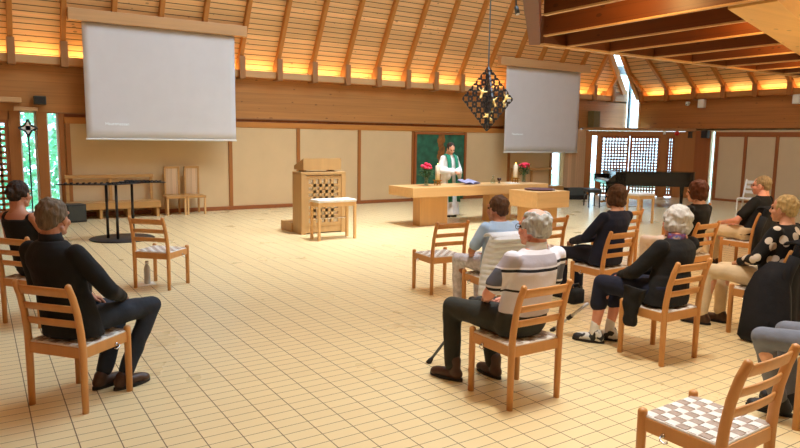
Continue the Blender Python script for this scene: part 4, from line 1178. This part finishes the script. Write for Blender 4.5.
p = seated('ash-blond woman in a black polka-dot blouse and beige trousers, seated at the right', CH['C16'][:2], 93, dict(
    s=.96, side=.26, w=1.12, fat=1.12, skin=M['skin'], hair='short', hairm=H['blond'], shirt=M['dots'], shirtname='blouse', inf=.02, flare=True, trousers=M['beige_cloth'], shoe=M['brown_leather'], lean=.02, armL=((-.28, .0, .74), (-.10, .22, .66)), legL=((-.10, .48, .53), (-.16, .50, .10)), legR=((.10, .46, .53), (.06, .44, .10)), toe=(.3, .1)))
p = seated('person in grey trousers and dark shoes at the right edge, only legs seen', (4.40, 1.72), 93, dict(
    s=1.0, skin=M['skin'], hair='short', hairm=H['brown'], shirt=M['grey_cloth'], trousers=M['grey_cloth'], shoe=M['black_leather'], legL=((-.22, .44, .53), (-.06, .38, .10)), legR=((.10, .44, .52), (.12, .40, .10)), toe=(.2, -.1)))

# ---- the priest, standing behind the altar
def priest():
    root = thing('person', 'priest in white alb and green stole standing behind the altar, looking down', 'person', (9.06, 11.98, 0), math.radians(-90 - 90))
    hc = V((.0, .05, 1.545))
    m = MB()
    m.loft([ring((0, 0, z), a, b) for z, a, b in ((.80, .16, .12), (1.0, .145, .11), (1.2, .16, .115), (1.32, .165, .10), (1.38, .12, .07), (1.42, .06, .055))])
    sh = [V((-.17, 0, 1.33)), V((.17, 0, 1.33))]; el = [V((-.26, .02, 1.06)), V((.26, .02, 1.06))]; wr = [V((-.07, .26, 1.03)), V((.07, .26, 1.03))]
    for i in (0, 1):
        m.cap(sh[i], el[i], .044, .036); m.cap(el[i], wr[i], .036, .025)
        s = -1 if i == 0 else 1
        m.cap((s * .09, 0, .82), (s * .09, .0, .46), .08, .055); m.cap((s * .09, 0, .46), (s * .09, -.01, .09), .052, .036); m.cap((s * .09, 0, .07), (s * .09, .12, .04), .036, .028)
    m.cap((0, 0, 1.36), hc + V((0, -.035, -.06)), .054, .048)
    me = bpy.data.meshes.new('b'); m.bm.to_mesh(me); m.bm.free(); bd = voxel(me, .012, 4)
    hd = head_parts(root, hc, -.15, -.45, 'bun', H['dark'], M['skin'])
    mb = MB(); add_mesh(mb, bd); add_mesh(mb, hd)
    for i in (0, 1):
        s = -1 if i == 0 else 1
        add_mesh(mb, hand_mesh(wr[i], (-s * .6, .55, .05), (-s * .5, .2, -.8), s, .45))
    mb.build('body', M['skin'], root, True)
    m = MB(); rr = []
    for z, a, b in ((.05, .27, .22), (.3, .25, .20), (.6, .225, .175), (.9, .20, .15), (1.05, .185, .14), (1.2, .185, .135), (1.32, .18, .115), (1.385, .13, .085), (1.42, .08, .068)):
        fold = .022 * max(0, (1.1 - z))
        rr.append([((a + fold * math.sin(9 * t_ + 1)) * math.cos(t_), (b + fold * math.sin(9 * t_ + 1)) * math.sin(t_), z) for t_ in [k * 2 * PI / 56 for k in range(56)]])
    m.loft(rr)
    for i in (0, 1):
        m.cap(sh[i], el[i], .066, .078); m.cap(el[i], el[i].lerp(wr[i], .86), .075, .088); m.ell(el[i].lerp(wr[i], .6) + V((0, 0, -.09)), (.05, .10, .11)); m.ell(sh[i], (.07,) * 3)
    m.build('alb', M['white_cloth'], root, True, remesh=(.012, 3), jitter=(.005, 9))
    for s in (-1, 1):
        m = MB(); rr = []
        for z, x, y in ((1.40, .075, -.075), (1.435, .085, -.01), (1.40, .10, .09), (1.32, .105, .135), (1.2, .105, .16), (1.05, .105, .17), (.9, .105, .185), (.6, .11, .215), (.36, .115, .24)):
            rr.append([(s * (x - .05), y, z), (s * (x + .05), y - .012, z - .01), (s * (x + .05), y - .002, z - .01), (s * (x - .05), y + .012, z)])
        m.loft(rr); m.build('stole_band', M['stole'], root, True)
    for s in (-1, 1): shoe_part(root, (s * .09, .0, 0), 0, M['black_leather'], M['rubber'])
priest()

# ================================================================== COATS, CANES AND OTHER CARRIED THINGS
def draped(name, loc, h, label, cat, mat, z0, z1, hw, quilt, th=.05, flare=0.0, sleeves=True):
    root = thing(name, label, cat, (loc[0], loc[1], 0), math.radians(h - 90))
    m = MB(); nz = 64; nx = 14; rings = []
    def yb(z):
        for (za, ya), (zb, yb_) in zip(((0, -.225), (.42, -.225), (.52, -.230), (.64, -.246), (.75, -.274), (.845, -.31), (2, -.6)), ((.42, -.225), (.52, -.230), (.64, -.246), (.75, -.274), (.845, -.31), (2, -.6), (3, -.9))):
            if za <= z <= zb: return ya + (yb_ - ya) * (z - za) / (zb - za)
    for j in range(nz + 1):
        u = j / nz; z = z0 + (z1 - z0) * u
        y = yb(z); b = .0
        if quilt: b = .032 * abs(math.sin(u * PI * quilt)) ** .6
        wv = hw * (1.0 - .12 * u ** 4) + flare * (1 - u) ** 2
        t_ = th + b if u < .97 else th * .6
        pts = []
        for i in range(nx + 1):
            x = -wv + 2 * wv * i / nx; e = math.sqrt(max(0, 1 - (abs(x) / wv) ** 4))
            pts.append((x, y - .012 - t_ * e - (0 if quilt else .012 * math.sin(x * 38 + 3 * u) * (1 - u)), z))
        for i in range(nx, -1, -1):
            x = -wv + 2 * wv * i / nx
            pts.append((x, y - .004, z))
        rings.append(pts)
    m.loft(rings); m.build('coat_body', mat, root, True)
    # collar and front flap hung over the top rail
    m = MB(); rings = []
    for j in range(8):
        a = PI * j / 7; c = V((0, yb(z1) + .03, z1 - .015))
        rings.append([(-hw * .86, c.y - .075 * math.cos(a) , c.z + .045 * math.sin(a)), (hw * .86, c.y - .075 * math.cos(a), c.z + .045 * math.sin(a)), (hw * .86, c.y - .055 * math.cos(a), c.z + .02 * math.sin(a)), (-hw * .86, c.y - .055 * math.cos(a), c.z + .02 * math.sin(a))])
    m.loft(rings); m.build('collar', mat, root, True)
    for s in (-1, 1) if sleeves else ():
        m = MB(); zz = z1 - .10
        m.tube([(s * (hw - .03), yb(zz) - .04, zz), (s * (hw + .015), yb(zz - .15) - .05, zz - .16), (s * (hw + .01), yb(zz - .3) - .045, max(.06, zz - .42))], [.05, .048, .04], 12)
        m.build('sleeve', mat, root, True)
    return root
M['quilt'] = cloth('white_quilted', (222, 230, 244), .03)
M['coat'] = cloth('navy_coat', (15, 18, 28))
draped('quilted_jacket', (CH['C12'][0] - .05, CH['C12'][1]), 84, 'white quilted jacket hung over the chair back behind the woman in light blue', 'jacket', M['quilt'], .30, .87, .27, 11, .06, .02, False)
C16COAT = draped('dark_coat', CH['C16'][:2], 93, 'long navy coat hung over the chair back behind the woman in the polka-dot blouse', 'coat', M['coat'], .04, .90, .27, 0, .09, .17)
m = MB(); m.loft([[(-.34 - dx, y0, z), (-.262, y0 + .02, z), (-.262, y1 - .02, z), (-.33 - dx, y1, z)] for z, y0, y1, dx in ((.012, -.42, .00, .05), (.06, -.42, .03, .06), (.25, -.38, .03, .03), (.45, -.36, .02, .01), (.62, -.34, -.04, -.02), (.74, -.34, -.14, -.04))])
m.build('coat_side', M['coat'], C16COAT, True, jitter=(.02, 7))
draped('dark_coat', CH['C7'][:2], 95, 'dark coat hung over the chair back behind the grey-haired man in black T-shirt', 'coat', M['coat'], .22, .90, .25, 0, .07, .05)
M['crutch'] = plain('crutch_aluminium', (190, 190, 192), .35, .2)
def crutch(name, a, b2, label, grip, cuff=True):
    t = thing(name, label, 'crutch', (a[0], a[1], 0)); a = V(a); v = V(b2) - a
    d = v.normalized(); s = d * .03
    MB().tube([s, s + d * .0 + v * .55], .011, 10).build('lower_tube', M['grey'] if grip else M['crutch'], t, True)
    MB().tube([v * .5, v], .014, 10).build('upper_tube', M['black'] if grip else M['crutch'], t, True)
    MB().tube([V((0, 0, .0)), s * .9, s * 1.8], [.022, .02, .013], 12).build('rubber_tip', M['rubber'], t, True)
    MB().tube([v * .50 - d * .02, v * .50 + d * .03], .019, 12).build('clamp', M['rubber'], t, True)
    if grip: MB().cap(v - V((.05, 0, 0)), v + V((.06, .02, .0)), .017).build('handle', M['rubber'], t, True)
    return t
crutch('walking_cane', (2.91, 4.06, .0), (3.22, 3.86, .52), 'dark walking cane leaning past the knees of the man in the striped polo', True)
crutch('forearm_crutch', (4.41, 4.20, 0), (4.52, 3.88, .32), 'light grey crutch lying aslant before the white-haired woman', False)
t = thing('small_black_bag', 'small black bag hanging at the knees of the white-haired woman', 'bag', (4.44, 3.96, .37))
MB().box(-.075, .075, -.05, .05, -.06, .08, .03).build('pouch', M['black_cloth'], t, True)
MB().tube([(-.06, 0, .07), (-.03, 0, .12), (.03, 0, .12), (.06, 0, .07)], .008, 8).build('strap', M['black_leather'], t, True)
